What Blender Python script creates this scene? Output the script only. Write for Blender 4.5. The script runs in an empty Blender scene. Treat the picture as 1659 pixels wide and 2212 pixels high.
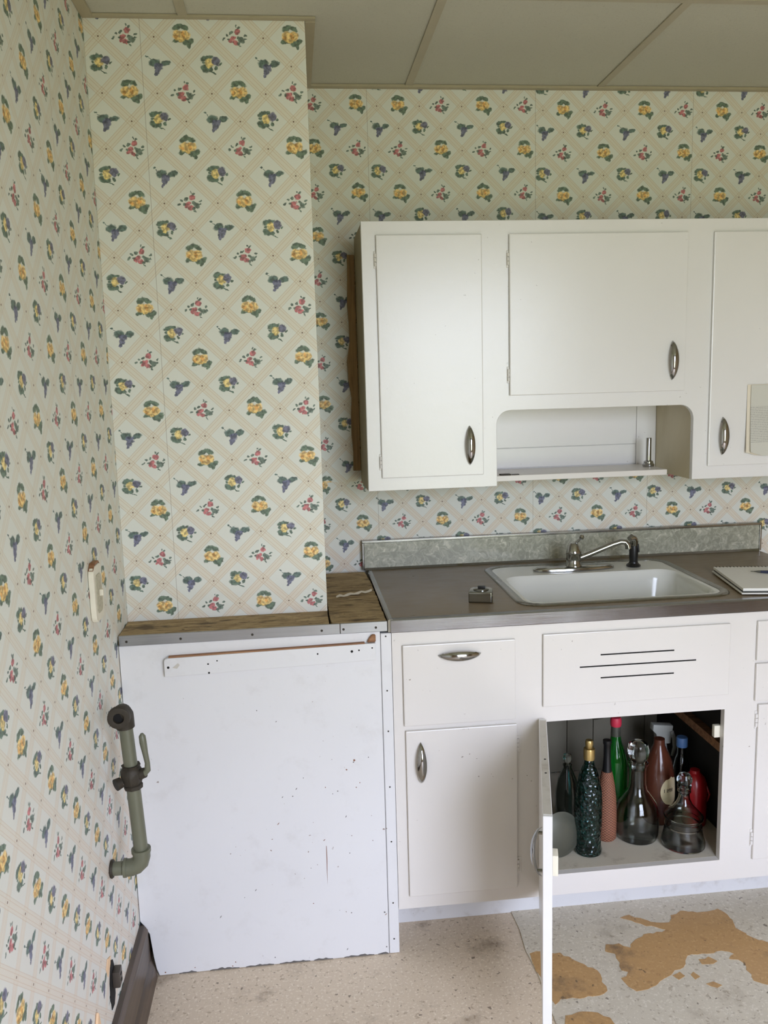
import bpy, bmesh, math, random
from mathutils import Matrix, Vector
random.seed(7)
scene = bpy.context.scene
C = scene.collection

# ------------------------------------------------------------------ camera
cam_d = bpy.data.cameras.new('camera')
cam = bpy.data.objects.new('camera', cam_d); C.objects.link(cam)
rx, ry, rz = (math.radians(a) for a in (-8.754, 1.59, -5.893))
Rm = Matrix.Rotation(rz, 3, 'Z') @ Matrix.Rotation(rx, 3, 'X') @ Matrix.Rotation(ry, 3, 'Y')
r_, f_, u_ = Rm.col[0], Rm.col[1], Rm.col[2]
cam.matrix_world = Matrix(((r_.x, u_.x, -f_.x, 0.4477), (r_.y, u_.y, -f_.y, -2.6405),
                           (r_.z, u_.z, -f_.z, 1.5075), (0, 0, 0, 1)))
cam_d.sensor_fit = 'VERTICAL'; cam_d.sensor_height = 24.0
cam_d.lens = 24.0 * 1829.6 / 2212.0
cam_d.clip_start = 0.05
scene.camera = cam

# ------------------------------------------------------------------ daylight
SKY = 10.0
world = bpy.data.worlds.new('overcast_sky'); scene.world = world
world.use_nodes = True
wn, wl = world.node_tree.nodes, world.node_tree.links
wn.clear()
w_out = wn.new('ShaderNodeOutputWorld'); w_bg = wn.new('ShaderNodeBackground')
w_tc = wn.new('ShaderNodeTexCoord'); w_sep = wn.new('ShaderNodeSeparateXYZ')
w_ramp = wn.new('ShaderNodeValToRGB')
w_map = wn.new('ShaderNodeMapRange'); w_map.inputs[1].default_value = -1; w_map.inputs[2].default_value = 1
wl.new(w_tc.outputs['Generated'], w_sep.inputs[0]); wl.new(w_sep.outputs[2], w_map.inputs[0])
wl.new(w_map.outputs[0], w_ramp.inputs[0]); wl.new(w_ramp.outputs[0], w_bg.inputs[0])
w_ramp.color_ramp.elements[0].position = 0.485; w_ramp.color_ramp.elements[0].color = (0.215, 0.228, 0.175, 1)   # lawn and trees
w_ramp.color_ramp.elements[1].position = 0.515; w_ramp.color_ramp.elements[1].color = (0.44, 0.463, 0.565, 1)   # overcast sky, dimmer at the horizon
w_z = w_ramp.color_ramp.elements.new(1.0); w_z.color = (1.02, 1.11, 1.56, 1)                                  # and about three times as bright overhead
w_bg.inputs[1].default_value = SKY
wl.new(w_bg.outputs[0], w_out.inputs[0])
# window in the wall behind the camera: opening and the daylight portal in it
WX0, WX1, WZ0, WZ1, WY = 0.90, 2.14, 0.32, 2.20, -3.40
pl = bpy.data.lights.new('window_daylight', 'AREA'); pl.shape = 'RECTANGLE'
pl.size = WX1 - WX0; pl.size_y = WZ1 - WZ0
pl.cycles.is_portal = True
po = bpy.data.objects.new('window_daylight', pl); C.objects.link(po)
po.location = ((WX0 + WX1) / 2, WY - 0.02, (WZ0 + WZ1) / 2)
po.rotation_euler = (math.radians(90), 0, 0)

vs = scene.view_settings
vs.view_transform = 'Standard'; vs.look = 'None'; vs.exposure = 1.29; vs.gamma = 1.0
vs.use_curve_mapping = False
scene.display_settings.display_device = 'sRGB'
scene.cycles.max_bounces = 8; scene.cycles.diffuse_bounces = 4; scene.cycles.glossy_bounces = 4
scene.cycles.transmission_bounces = 10; scene.cycles.transparent_max_bounces = 12
scene.cycles.sample_clamp_indirect = 6.0
scene.cycles.use_denoising = True

# ------------------------------------------------------------------ node helpers
def lin(c):
    out = []
    for v in c[:3]:
        v = v / 255.0
        out.append(v / 12.92 if v <= 0.04045 else ((v + 0.055) / 1.055) ** 2.4)
    return (*out, 1.0)

class NT:
    def __init__(s, tree): s.t = tree; s.n = tree.nodes; s.l = tree.links
    def put(s, sock, v):
        if isinstance(v, bpy.types.NodeSocket): s.l.new(v, sock)
        elif v is not None: sock.default_value = v
    def math(s, op, a, b=None, c=None, clamp=False):
        n = s.n.new('ShaderNodeMath'); n.operation = op; n.use_clamp = clamp
        for i, v in enumerate((a, b, c)):
            if v is not None: s.put(n.inputs[i], v)
        return n.outputs[0]
    def vmath(s, op, a, b=None):
        n = s.n.new('ShaderNodeVectorMath'); n.operation = op
        s.put(n.inputs[0], a)
        if b is not None: s.put(n.inputs[1], b)
        return n.outputs[1] if op in ('LENGTH', 'DOT_PRODUCT', 'DISTANCE') else n.outputs[0]
    def scale(s, a, k):
        n = s.n.new('ShaderNodeVectorMath'); n.operation = 'SCALE'; s.put(n.inputs[0], a); s.put(n.inputs[3], k)
        return n.outputs[0]
    def comb(s, x, y, z=0.0):
        n = s.n.new('ShaderNodeCombineXYZ')
        for i, v in enumerate((x, y, z)): s.put(n.inputs[i], v)
        return n.outputs[0]
    def sep(s, v):
        n = s.n.new('ShaderNodeSeparateXYZ'); s.put(n.inputs[0], v); return n.outputs
    def pos(s):
        return s.n.new('ShaderNodeNewGeometry').outputs['Position']
    def objco(s):
        return s.n.new('ShaderNodeTexCoord').outputs['Object']
    def mix(s, f, a, b, mode='MIX'):
        n = s.n.new('ShaderNodeMix'); n.data_type = 'RGBA'; n.blend_type = mode
        s.put(n.inputs[0], f); s.put(n.inputs[6], a); s.put(n.inputs[7], b)
        return n.outputs[2]
    def fmix(s, f, a, b):
        n = s.n.new('ShaderNodeMix'); n.data_type = 'FLOAT'
        s.put(n.inputs[0], f); s.put(n.inputs[2], a); s.put(n.inputs[3], b)
        return n.outputs[0]
    def noise(s, v, scale, detail=2.0, rough=0.5, dist=0.0, col=False):
        n = s.n.new('ShaderNodeTexNoise'); s.put(n.inputs['Vector'], v)
        n.inputs['Scale'].default_value = scale; n.inputs['Detail'].default_value = detail
        n.inputs['Roughness'].default_value = rough; n.inputs['Distortion'].default_value = dist
        return n.outputs['Color' if col else 'Fac']
    def voro(s, v, scale, feature='F1', out='Distance'):
        n = s.n.new('ShaderNodeTexVoronoi'); n.feature = feature; s.put(n.inputs['Vector'], v)
        n.inputs['Scale'].default_value = scale
        return n.outputs[out]
    def ramp(s, f, lo, hi):
        n = s.n.new('ShaderNodeMapRange'); n.interpolation_type = 'SMOOTHSTEP'
        s.put(n.inputs[0], f); n.inputs[1].default_value = lo; n.inputs[2].default_value = hi
        return n.outputs[0]
    def mapping(s, v, loc=(0, 0, 0), rot=(0, 0, 0), sc=(1, 1, 1), kind='POINT'):
        n = s.n.new('ShaderNodeMapping'); n.vector_type = kind; s.put(n.inputs[0], v)
        n.inputs[1].default_value = loc; n.inputs[2].default_value = rot; n.inputs[3].default_value = sc
        return n.outputs[0]
    def bump(s, h, strength, dist):
        n = s.n.new('ShaderNodeBump'); s.put(n.inputs['Height'], h)
        n.inputs['Strength'].default_value = strength; n.inputs['Distance'].default_value = dist
        return n.outputs[0]

def new_mat(name):
    m = bpy.data.materials.new(name); m.use_nodes = True
    nt = NT(m.node_tree); nt.n.clear()
    out = nt.n.new('ShaderNodeOutputMaterial'); p = nt.n.new('ShaderNodeBsdfPrincipled')
    nt.l.new(p.outputs[0], out.inputs[0])
    return m, nt, p

def setp(nt, p, **k):
    for key, v in k.items():
        nt.put(p.inputs[key.replace('_', ' ')], v)

def simple(name, col, rough=0.5, metal=0.0, var=0.08, vscale=20.0, bump=0.0, bscale=200.0, **kw):
    m, nt, p = new_mat(name)
    c = lin(col); pos = nt.objco()
    f = nt.noise(pos, vscale, 3.0)
    colr = nt.mix(f, tuple(max(0, x * (1 - var)) for x in c[:3]) + (1,), tuple(min(1, x * (1 + var)) for x in c[:3]) + (1,))
    setp(nt, p, Base_Color=colr, Roughness=rough, Metallic=metal)
    if bump: setp(nt, p, Normal=nt.bump(nt.noise(pos, bscale, 3.0), bump, 0.002))
    for key, v in kw.items(): nt.put(p.inputs[key.replace('_', ' ')], v)
    return m

def glass(name, col, rough=0.03, bump=0.0, bscale=60.0, ior=1.45):
    m, nt, p = new_mat(name)
    setp(nt, p, Base_Color=lin(col), Roughness=rough, IOR=ior)
    p.inputs['Transmission Weight'].default_value = 1.0
    if bump: setp(nt, p, Normal=nt.bump(nt.voro(nt.objco(), bscale), bump, 0.004))
    return m

def paint(name, col, rough=0.38, chips=0.5, grime=0.0, chipcol=(105, 88, 72), seed=0.0):
    m, nt, p = new_mat(name)
    pos = nt.mapping(nt.pos(), (seed, seed * 1.7, seed * 0.6))
    c = lin(col)
    big = nt.noise(pos, 3.0, 3.0)
    colr = nt.mix(big, tuple(x * 0.95 for x in c[:3]) + (1,), tuple(min(1, x * 1.03) for x in c[:3]) + (1,))
    if grime:
        g = nt.ramp(nt.noise(pos, 14.0, 4.0, 0.65), 0.52, 0.75)
        colr = nt.mix(nt.math('MULTIPLY', g, grime), colr, lin((150, 138, 120)))
    if chips:
        a = nt.ramp(nt.noise(pos, 85.0, 2.0, 0.5), 0.735, 0.765)
        b = nt.ramp(nt.noise(pos, 5.0, 2.0), 0.47, 0.62)
        colr = nt.mix(nt.math('MULTIPLY', nt.math('MULTIPLY', a, b), chips), colr, lin(chipcol))
    h = nt.noise(pos, 55.0, 3.0)
    setp(nt, p, Base_Color=colr, Roughness=rough, Normal=nt.bump(h, 0.12, 0.002))
    p.inputs['Specular IOR Level'].default_value = 0.75
    return m

# ------------------------------------------------------------------ wallpaper
CX, CY = 0.1275, 0.1251
GREEN, GREEN2 = (82, 104, 88), (64, 84, 76)
MOTIFS = [
    # offset, [(colour, [(x, y, rx, ry, deg), ...]), ...]
    ((0.0, 0.0), [((178, 98, 102), [(.02, .11, .052, .046, 20), (-.065, -.01, .062, .036, 25), (-.015, -.085, .052, .036, -20), (-.1, -.06, .03, .03, 0)]),
                  ((92, 110, 98), [(.1, -.045, .06, .044, -40), (.05, .005, .03, .026, 0), (.055, .18, .03, .018, 30), (.01, .205, .012, .02, 0), (-.09, .08, .036, .02, 35),
                                   (-.17, .055, .026, .018, -30), (-.23, -.02, .034, .017, 35), (.17, .04, .028, .017, 30), (.165, -.025, .026, .014, 20),
                                   (.06, -.15, .028, .012, -40), (-.13, -.015, .024, .018, 20), (.045, -.1, .03, .02, 10)])]),
    ((1.0, 0.0), [((84, 106, 86), [(-.06, .18, .086, .044, 28), (.065, .175, .075, .04, -28), (-.1, -.055, .07, .036, 25), (-.02, -.062, .04, .026, 0),
                                   (.07, -.09, .062, .05, -30), (.155, -.07, .072, .044, 38), (.135, -.13, .034, .05, -20)]),
                  ((228, 186, 116), [(-.062, .035, .084, .078, 0), (.068, .035, .08, .074, 0), (.0, -.03, .05, .05, 0)]),
                  ((206, 156, 88), [(.035, .04, .028, .05, 15), (-.1, .01, .03, .03, 0)])]),
    ((-0.5, -0.5), [((80, 104, 88), [(-.085, .135, .08, .044, 22), (.01, .15, .05, .026, 20), (-.09, -.05, .078, .058, -20), (-.005, -.07, .045, .04, 0),
                                     (.105, -.045, .026, .032, 0), (.19, .03, .028, .016, 35), (.06, -.135, .05, .011, -25), (-.12, .05, .03, .02, 0)]),
                    ((220, 194, 124), [(-.01, .05, .074, .066, 0), (-.02, -.01, .04, .03, 0)]),
                    ((96, 96, 120), [(.105, .085, .07, .066, 0), (.12, .03, .03, .03, 0)])]),
    ((0.5, -0.5), [((76, 100, 92), [(-.02, .045, .088, .062, 12), (.185, .045, .084, .046, 14), (.09, .02, .05, .014, 30), (-.145, .155, .024, .015, -20),
                                    (-.1, .11, .03, .006, -40)]),
                   ((96, 98, 124), [(.05, -.03, .07, .056, -20), (.03, -.1, .05, .05, -25), (.0, -.165, .026, .034, -25), (.09, -.0, .04, .03, 0)])]),
]
def wallpaper_group():
    # trellis paper: one fruit sprig per diamond; the four sprigs alternate by the parity of the diamond
    g = bpy.data.node_groups.new('fruit_trellis_paper', 'ShaderNodeTree')
    for nm, ty in (('P', 'Vector'), ('Age', 'Float'), ('Dirt', 'Float'), ('DirtColor', 'Color'), ('Normal', 'Vector'), ('Print', 'Float')):
        g.interface.new_socket(nm, in_out='INPUT', socket_type='NodeSocket' + ty)
    g.interface.new_socket('Shader', in_out='OUTPUT', socket_type='NodeSocketShader')
    nt = NT(g); gi = nt.n.new('NodeGroupInput'); go = nt.n.new('NodeGroupOutput')
    P, age, dirt, dirtc, nrm, prn = [gi.outputs[i] for i in range(6)]
    x, y, _ = nt.sep(P)
    A, Bv = nt.math('ADD', x, y), nt.math('SUBTRACT', x, y)
    ia, ib = nt.math('ROUND', A), nt.math('ROUND', Bv)
    pa, pb = nt.math('ABSOLUTE', nt.math('MODULO', ia, 2.0)), nt.math('ABSOLUTE', nt.math('MODULO', ib, 2.0))
    da, db = nt.math('SUBTRACT', A, ia), nt.math('SUBTRACT', Bv, ib)
    ea, eb = nt.math('ABSOLUTE', da), nt.math('ABSOLUTE', db)
    ds = [nt.math('SUBTRACT', 0.5, ea), nt.math('SUBTRACT', 0.5, eb)]      # distance to the two trellis lines
    paper = nt.mix(age, lin(PAPER[0]), lin(PAPER[1]))
    bandc = nt.mix(age, lin(BAND[0]), lin(BAND[1]))
    linec = nt.mix(age, lin(LINE[0]), lin(LINE[1]))
    def leaf(col):
        p = nt.n.new('ShaderNodeBsdfPrincipled')
        nt.put(p.inputs['Base Color'], nt.mix(dirt, col, dirtc)); p.inputs['Roughness'].default_value = 0.55
        nt.put(p.inputs['Normal'], nrm); return p.outputs[0]
    def mixs(f, s0, s1):
        n = nt.n.new('ShaderNodeMixShader'); nt.put(n.inputs[0], f); nt.l.new(s0, n.inputs[1]); nt.l.new(s1, n.inputs[2]); return n.outputs[0]
    # trellis bands
    col = paper
    dmin = nt.math('MINIMUM', ds[0], ds[1])
    col = nt.mix(nt.math('MULTIPLY', prn, nt.math('MULTIPLY_ADD', dmin, -60.0, 6.6, clamp=True)), col, bandc)
    for w in ds:
        for c0, hw in ((0.108, 0.009), (0.048, 0.007)):
            t = nt.math('ABSOLUTE', nt.math('SUBTRACT', w, c0))
            t = nt.math('MULTIPLY_ADD', t, -1.0 / hw, 1.35, clamp=True)
            col = nt.mix(nt.math('MULTIPLY', nt.math('MULTIPLY', t, 0.75), prn), col, linec)
    dot = nt.math('MAXIMUM', ds[0], ds[1])
    col = nt.mix(nt.math('MULTIPLY_ADD', dot, -70.0, 1.9, clamp=True), col, lin((120, 94, 70)))
    trellis = leaf(col)
    # sprigs
    nz = nt.noise(P, 11.0, 2.0, 0.6, 0.0, True)
    q0 = nt.comb(nt.math('MULTIPLY', nt.math('ADD', da, db), 0.5), nt.math('MULTIPLY', nt.math('SUBTRACT', da, db), 0.5), 1.0)
    q = nt.vmath('ADD', q0, nt.vmath('MULTIPLY', nt.vmath('SUBTRACT', nz, (0.5, 0.5, 0.5)), (0.085, 0.085, 0.0)))
    shade = nt.ramp(nt.noise(P, 16.0, 2.0), 0.35, 0.65)
    leaves = []
    for off, parts in MOTIFS:
        col = paper
        for colour, blobs in parts:
            m = None
            for bx_, by_, rx_, ry_, dg in blobs:
                rx_ *= 1.16; ry_ *= 1.2
                ca, sa = math.cos(math.radians(dg)), math.sin(math.radians(dg))
                eu = nt.vmath('DOT_PRODUCT', q, (ca / rx_, sa / rx_, -(ca * bx_ + sa * by_) / rx_))
                ev = nt.vmath('DOT_PRODUCT', q, (-sa / ry_, ca / ry_, -(-sa * bx_ + ca * by_) / ry_))
                L = nt.math('MULTIPLY_ADD', ev, ev, nt.math('MULTIPLY', eu, eu))
                m = L if m is None else nt.math('MINIMUM', m, L)
            f = nt.math('MULTIPLY_ADD', m, -1.9, 2.3, clamp=True)
            c = lin(colour)
            cc = nt.mix(shade, tuple(k * 0.60 for k in c[:3]) + (1,), tuple(min(1, k * 1.45 + 0.012) for k in c[:3]) + (1,))
            col = nt.mix(nt.math('MULTIPLY', f, 0.93), col, cc)
        leaves.append(leaf(col))
    red, yellow, plum, grape = leaves
    fa, fb = nt.math('GREATER_THAN', pa, 0.5), nt.math('GREATER_THAN', pb, 0.5)
    sprig = mixs(fa, mixs(fb, red, grape), mixs(fb, plum, yellow))
    inside = nt.math('LESS_THAN', nt.math('MAXIMUM', ea, eb), 0.385)
    nt.l.new(mixs(inside, trellis, sprig), go.inputs[0])
    return g
PAPER = ((222, 224, 214), (224, 220, 214))
BAND = ((222, 217, 200), (228, 206, 188))
LINE = ((200, 178, 146), (208, 172, 148))
WP = wallpaper_group()

def paper_mat(name, kind):
    m, nt, p = new_mat(name)
    pos = nt.pos(); X, Y, Z = nt.sep(pos)
    big = nt.noise(pos, 2.6, 3.0)
    seams = []
    def step(v, edge): return nt.math('GREATER_THAN', v, edge)
    if kind == 'chimney':
        u = nt.math('DIVIDE', nt.math('SUBTRACT', X, 0.0964), CX)
        v = nt.math('DIVIDE', nt.math('SUBTRACT', Z, 2.3223), CY)
        seams = [nt.math('SUBTRACT', X, 0.1288)]
        # the return side of the chimney runs the pattern along y
        nrm = nt.sep(nt.n.new('ShaderNodeNewGeometry').outputs['Normal'])[0]
        side = nt.math('GREATER_THAN', nrm, 0.5)
        us = nt.math('DIVIDE', nt.math('ADD', Y, 0.4), CX)
        u = nt.fmix(side, u, us)
    elif kind == 'back':
        low = nt.math('LESS_THAN', Z, 1.2)
        x0 = nt.fmix(step(X, 0.7025), 0.5429, 0.923)
        x0 = nt.fmix(step(X, 1.2128), x0, 1.427)
        x0 = nt.fmix(step(X, 1.7095), x0, 1.6756 + 0.255)
        z0 = nt.fmix(step(X, 0.7025), 2.3151, 2.3121)
        z0 = nt.fmix(step(X, 1.2128), z0, 2.3022)
        z0 = nt.fmix(step(X, 1.7095), z0, 2.2985)
        x0 = nt.fmix(low, x0, 0.5252); z0 = nt.fmix(low, z0, 2.3133)
        u = nt.math('DIVIDE', nt.math('SUBTRACT', X, x0), CX)
        v = nt.math('DIVIDE', nt.math('SUBTRACT', Z, z0), CY)
        seams = [nt.math('SUBTRACT', X, 0.7025), nt.math('SUBTRACT', X, nt.fmix(low, 1.2128, 1.2040)),
                 nt.math('SUBTRACT', X, nt.fmix(low, 1.7095, 1.5862))]
    else:
        sh = nt.math('MULTIPLY', nt.math('SUBTRACT', Z, 1.2), 0.038)
        u = nt.math('DIVIDE', nt.math('ADD', nt.math('ADD', Y, 1.2062), sh), CX)
        v = nt.math('DIVIDE', nt.math('SUBTRACT', Z, 1.2051), CY)
        seams = [nt.math('ADD', Y, nt.math('MULTIPLY_ADD', nt.math('SUBTRACT', nt.noise(nt.comb(0, 0, Z), 3.0, 1.0), 0.5), 0.03, 0.815))]
    age = nt.math('MULTIPLY_ADD', big, 0.9, nt.math('MULTIPLY_ADD', Z, -1.35, 1.10 if kind != 'left' else 1.15), clamp=True)
    dirt = None
    for s_ in seams:
        t = nt.math('MULTIPLY_ADD', nt.math('ABSOLUTE', s_), -1300.0, 1.35, clamp=True)
        dirt = t if dirt is None else nt.math('MAXIMUM', dirt, t)
    dirt = nt.math('MULTIPLY', dirt, 0.55)
    # brownish water marks and scuffs
    st = nt.ramp(nt.noise(nt.mapping(pos, (3, 1, 2), sc=(1, 1, 0.35)), 5.0, 3.0), 0.66, 0.82)
    dirt = nt.math('MAXIMUM', dirt, nt.math('MULTIPLY', st, 0.25))
    h = nt.noise(pos, 9.0, 2.0)
    if kind == 'left': age = nt.math('MULTIPLY', age, 0.55)
    g = nt.n.new('ShaderNodeGroup'); g.node_tree = WP
    nt.l.new(nt.comb(u, v), g.inputs[0]); nt.l.new(age, g.inputs[1]); nt.l.new(dirt, g.inputs[2])
    g.inputs[5].default_value = 0.55 if kind == 'left' else 0.9
    g.inputs[3].default_value = lin((128, 112, 88)); nt.l.new(nt.bump(h, 0.25, 0.01), g.inputs[4])
    out = [n for n in nt.n if n.type == 'OUTPUT_MATERIAL'][0]
    nt.n.remove(p); nt.l.new(g.outputs[0], out.inputs[0])
    return m

M = {}
M['paper_chimney'] = paper_mat('wallpaper_chimney', 'chimney')
M['paper_back'] = paper_mat('wallpaper_back', 'back')
M['paper_left'] = paper_mat('wallpaper_left', 'left')
M['plaster'] = simple('tan_wall_paint', (172, 150, 118), 0.7)
M['white'] = paint('white_gloss_paint', (230, 228, 225), 0.27, 0.4)
M['cream'] = paint('cream_gloss_paint', (222, 217, 210), 0.33, 0.65, seed=4.0)
M['panel_white'] = paint('white_panel_paint', (223, 222, 221), 0.42, 0.9, 0.10, (120, 92, 72), seed=9.0)
M['toe'] = paint('scuffed_kick_paint', (214, 213, 212), 0.5, 0.9, 0.35, (120, 105, 95), seed=2.0)
M['door_edge'] = paint('bare_door_edge', (196, 190, 178), 0.6, 0.9, 0.6, (92, 84, 74), seed=6.0)
M['inside'] = paint('cabinet_inside', (132, 125, 106), 0.7, 0.6, 0.5, (70, 60, 48), seed=3.0)
M['inside_floor'] = paint('cabinet_floor_paper', (196, 187, 168), 0.75, 1.0, 0.85, (70, 62, 52), seed=5.0)
M['unlit_inside'] = simple('unlit_inside_wood', (34, 30, 26), 0.85)  # near-black colour paints in the shade of the unlit interior
M['chrome'] = simple('chrome', (168, 168, 166), 0.11, 1.0, 0.02)
M['worn_chrome'] = simple('worn_chrome', (140, 140, 134), 0.2, 1.0, 0.06, 60.0)
M['brass'] = simple('gold_cap', (196, 170, 110), 0.3, 0.8, 0.1)
M['black'] = simple('black_plastic', (22, 22, 23), 0.35)
M['dark_hole'] = simple('dark_hole', (16, 14, 12), 0.9)
M['porcelain'] = simple('porcelain', (226, 226, 218), 0.12, 0.0, 0.03, 6.0)
M['ivory'] = simple('ivory_plastic', (226, 220, 200), 0.4)
M['paper'] = simple('pad_paper', (236, 234, 226), 0.8, var=0.03)
M['navy'] = simple('navy_pen', (34, 40, 66), 0.3)
M['iron'] = simple('dark_cast_iron', (58, 52, 42), 0.6, 0.3, 0.25, 60.0, 0.3, 120.0)
M['pipe'] = simple('grey_green_painted_pipe', (108, 109, 90), 0.42, 0.1, 0.12, 30.0, 0.1, 120.0)
M['outlet_brown'] = simple('brown_outlet', (70, 62, 54), 0.45)
M['splinter'] = simple('bare_splinter_wood', (236, 200, 160), 0.8)
M['sprung'] = simple('aluminium_dull', (88, 88, 76), 0.5, 0.35, 0.12, 30.0)
M['bone'] = simple('grey_white_plastic', (176, 176, 166), 0.5)
M['red_plastic'] = simple('red_plastic', (150, 24, 28), 0.25)
M['red_cap'] = simple('red_cap', (206, 52, 74), 0.5)
M['blue_cap'] = simple('blue_cap', (84, 122, 170), 0.45)
M['hose'] = simple('grey_hose', (104, 96, 80), 0.5)
M['copper'] = simple('drain_metal', (122, 118, 104), 0.35, 0.8, 0.2, 40.0)
M['g_clear'] = glass('clear_glass', (232, 236, 232))
M['g_smoke'] = glass('smoky_glass', (170, 178, 176))
M['g_teal'] = glass('teal_glass', (112, 176, 172), 0.05, 1.0, 95.0)
M['g_green'] = glass('green_glass', (20, 118, 34), 0.03)
M['g_green'].node_tree.nodes['Principled BSDF'].inputs['Transmission Weight'].default_value = 0.5
M['g_brown'] = simple('brown_glazed_jug', (82, 44, 30), 0.16)
M['window_white'] = simple('window_paint', (232, 230, 222), 0.4)

# pane: thin glass that lets the daylight through
m, nt, p = new_mat('window_glass')
tr = nt.n.new('ShaderNodeBsdfTransparent'); tr.inputs[0].default_value = (0.97, 0.985, 0.97, 1)
gl = nt.n.new('ShaderNodeBsdfGlossy'); gl.inputs['Roughness'].default_value = 0.02
mx = nt.n.new('ShaderNodeMixShader'); mx.inputs[0].default_value = 0.05
nt.l.new(tr.outputs[0], mx.inputs[1]); nt.l.new(gl.outputs[0], mx.inputs[2])
nt.l.new(mx.outputs[0], [n for n in nt.n if n.type == 'OUTPUT_MATERIAL'][0].inputs[0])
M['pane'] = m

# brushed metal edging
def brushed(name, col, rough, streak=(2, 40, 260)):
    m, nt, p = new_mat(name)
    pos = nt.mapping(nt.pos(), sc=streak)
    f = nt.noise(pos, 3.0, 4.0, 0.6)
    big = nt.noise(nt.pos(), 7.0, 4.0, 0.6)
    c = lin(col)
    cc = nt.mix(f, tuple(k * 0.78 for k in c[:3]) + (1,), tuple(min(1, k * 1.15) for k in c[:3]) + (1,))
    setp(nt, p, Base_Color=cc, Metallic=1.0, Roughness=nt.math('MULTIPLY_ADD', big, 0.22, rough - 0.11), Normal=nt.bump(f, 0.08, 0.001))
    return m
M['edge_metal'] = brushed('brushed_edge_metal', (158, 160, 168), 0.18)
M['rim_metal'] = brushed('sink_rim_metal', (150, 148, 142), 0.25, (20, 20, 20))
M['strip_metal'] = brushed('aluminium_strip', (176, 178, 182), 0.34)

# laminate worktop
m, nt, p = new_mat('worn_laminate')
pos = nt.pos()
f = nt.noise(nt.mapping(pos, sc=(1, 3, 1)), 16.0, 5.0, 0.65); g2 = nt.noise(pos, 3.5, 3.0)
col = nt.mix(f, lin((106, 90, 66)), lin((134, 116, 90)))
col = nt.mix(nt.math('MULTIPLY', nt.ramp(g2, 0.4, 0.7), 0.5), col, lin((114, 94, 64)))
sp = nt.ramp(nt.noise(pos, 120.0, 2.0), 0.70, 0.75)
col = nt.mix(nt.math('MULTIPLY', sp, 0.5), col, lin((84, 74, 58)))
setp(nt, p, Base_Color=col, Roughness=nt.math('MULTIPLY_ADD', f, 0.25, 0.2))
M['laminate'] = m

# cracked-ice backsplash laminate
m, nt, p = new_mat('cracked_ice_laminate')
pos = nt.pos()
w = nt.vmath('ADD', pos, nt.scale(nt.noise(pos, 22.0, 2.0, 0.5, 0.0, True), 0.06))
f = nt.voro(nt.mapping(w, sc=(1, 1, 0.7)), 26.0, 'DISTANCE_TO_EDGE'); f2 = nt.noise(w, 46.0, 3.0, 0.6, 1.2)
col = nt.mix(nt.ramp(f2, 0.38, 0.66), lin((150, 150, 132)), lin((182, 181, 162)))
col = nt.mix(nt.math('MULTIPLY', nt.ramp(f2, 0.60, 0.72), 0.9), col, lin((214, 212, 194)))
col = nt.mix(nt.math('MULTIPLY', nt.ramp(f, 0.06, 0.0), 0.25), col, lin((204, 202, 184)))
setp(nt, p, Base_Color=col, Roughness=0.28)
M['ice'] = m

# bare, stained counter wood
m, nt, p = new_mat('bare_stained_wood')
pos = nt.pos()
f = nt.noise(nt.mapping(pos, sc=(5, 24, 24)), 2.2, 6.0, 0.7, 1.5); g2 = nt.noise(nt.mapping(pos, sc=(1, 2.5, 1)), 11.0, 4.0, 0.6)
col = nt.mix(nt.ramp(f, 0.3, 0.7), lin((132, 108, 72)), lin((186, 162, 118)))
col = nt.mix(nt.math('MULTIPLY', nt.ramp(g2, 0.5, 0.68), 0.8), col, lin((70, 52, 34)))
sp = nt.ramp(nt.noise(nt.mapping(pos, sc=(1, 3, 1)), 48.0, 2.0), 0.66, 0.72)
col = nt.mix(nt.math('MULTIPLY', sp, 0.8), col, lin((48, 36, 24)))
setp(nt, p, Base_Color=col, Roughness=0.8, Normal=nt.bump(nt.math('ADD', f, g2), 0.5, 0.004))
M['bare_wood'] = m

# brown stained timber
def timber(name, a, b, rough=0.55, sc=(60, 60, 3)):
    m, nt, p = new_mat(name)
    pos = nt.pos(); f = nt.noise(nt.mapping(pos, sc=sc), 1.2, 5.0, 0.6, 0.6)
    col = nt.mix(nt.ramp(f, 0.3, 0.7), lin(a), lin(b))
    setp(nt, p, Base_Color=col, Roughness=rough, Normal=nt.bump(f, 0.2, 0.002))
    return m
M['batten'] = timber('brown_batten', (120, 92, 54), (164, 132, 84))
M['side_tan'] = timber('tan_side_paint', (196, 184, 152), (212, 202, 174), 0.5, (4, 4, 2))  # tan, darker than the white fronts
M['side_shaded'] = timber('shaded_tan_side_paint', (132, 118, 84), (150, 136, 100), 0.5, (4, 4, 2))  # darker copy of the tan; shade of the left-facing side put into colour
M['baseboard'] = timber('dark_baseboard', (62, 52, 44), (96, 80, 66), 0.38, (40, 2, 60))
M['raw_edge'] = timber('raw_rail_wood', (126, 84, 54), (168, 124, 86), 0.7, (3, 60, 60))

# wicker
m, nt, p = new_mat('wicker_weave')
pos = nt.objco()
x, y, z = nt.sep(pos)
a = nt.math('SINE', nt.math('MULTIPLY', nt.math('ARCTAN2', y, x), 16.0)); b = nt.math('SINE', nt.math('MULTIPLY', z, 800.0))
f = nt.math('MULTIPLY_ADD', nt.math('MULTIPLY', a, b), 0.5, 0.5)
col = nt.mix(f, lin((84, 48, 34)), lin((164, 108, 80)))
setp(nt, p, Base_Color=col, Roughness=0.7, Normal=nt.bump(f, 0.6, 0.002))
M['wicker'] = m

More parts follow.
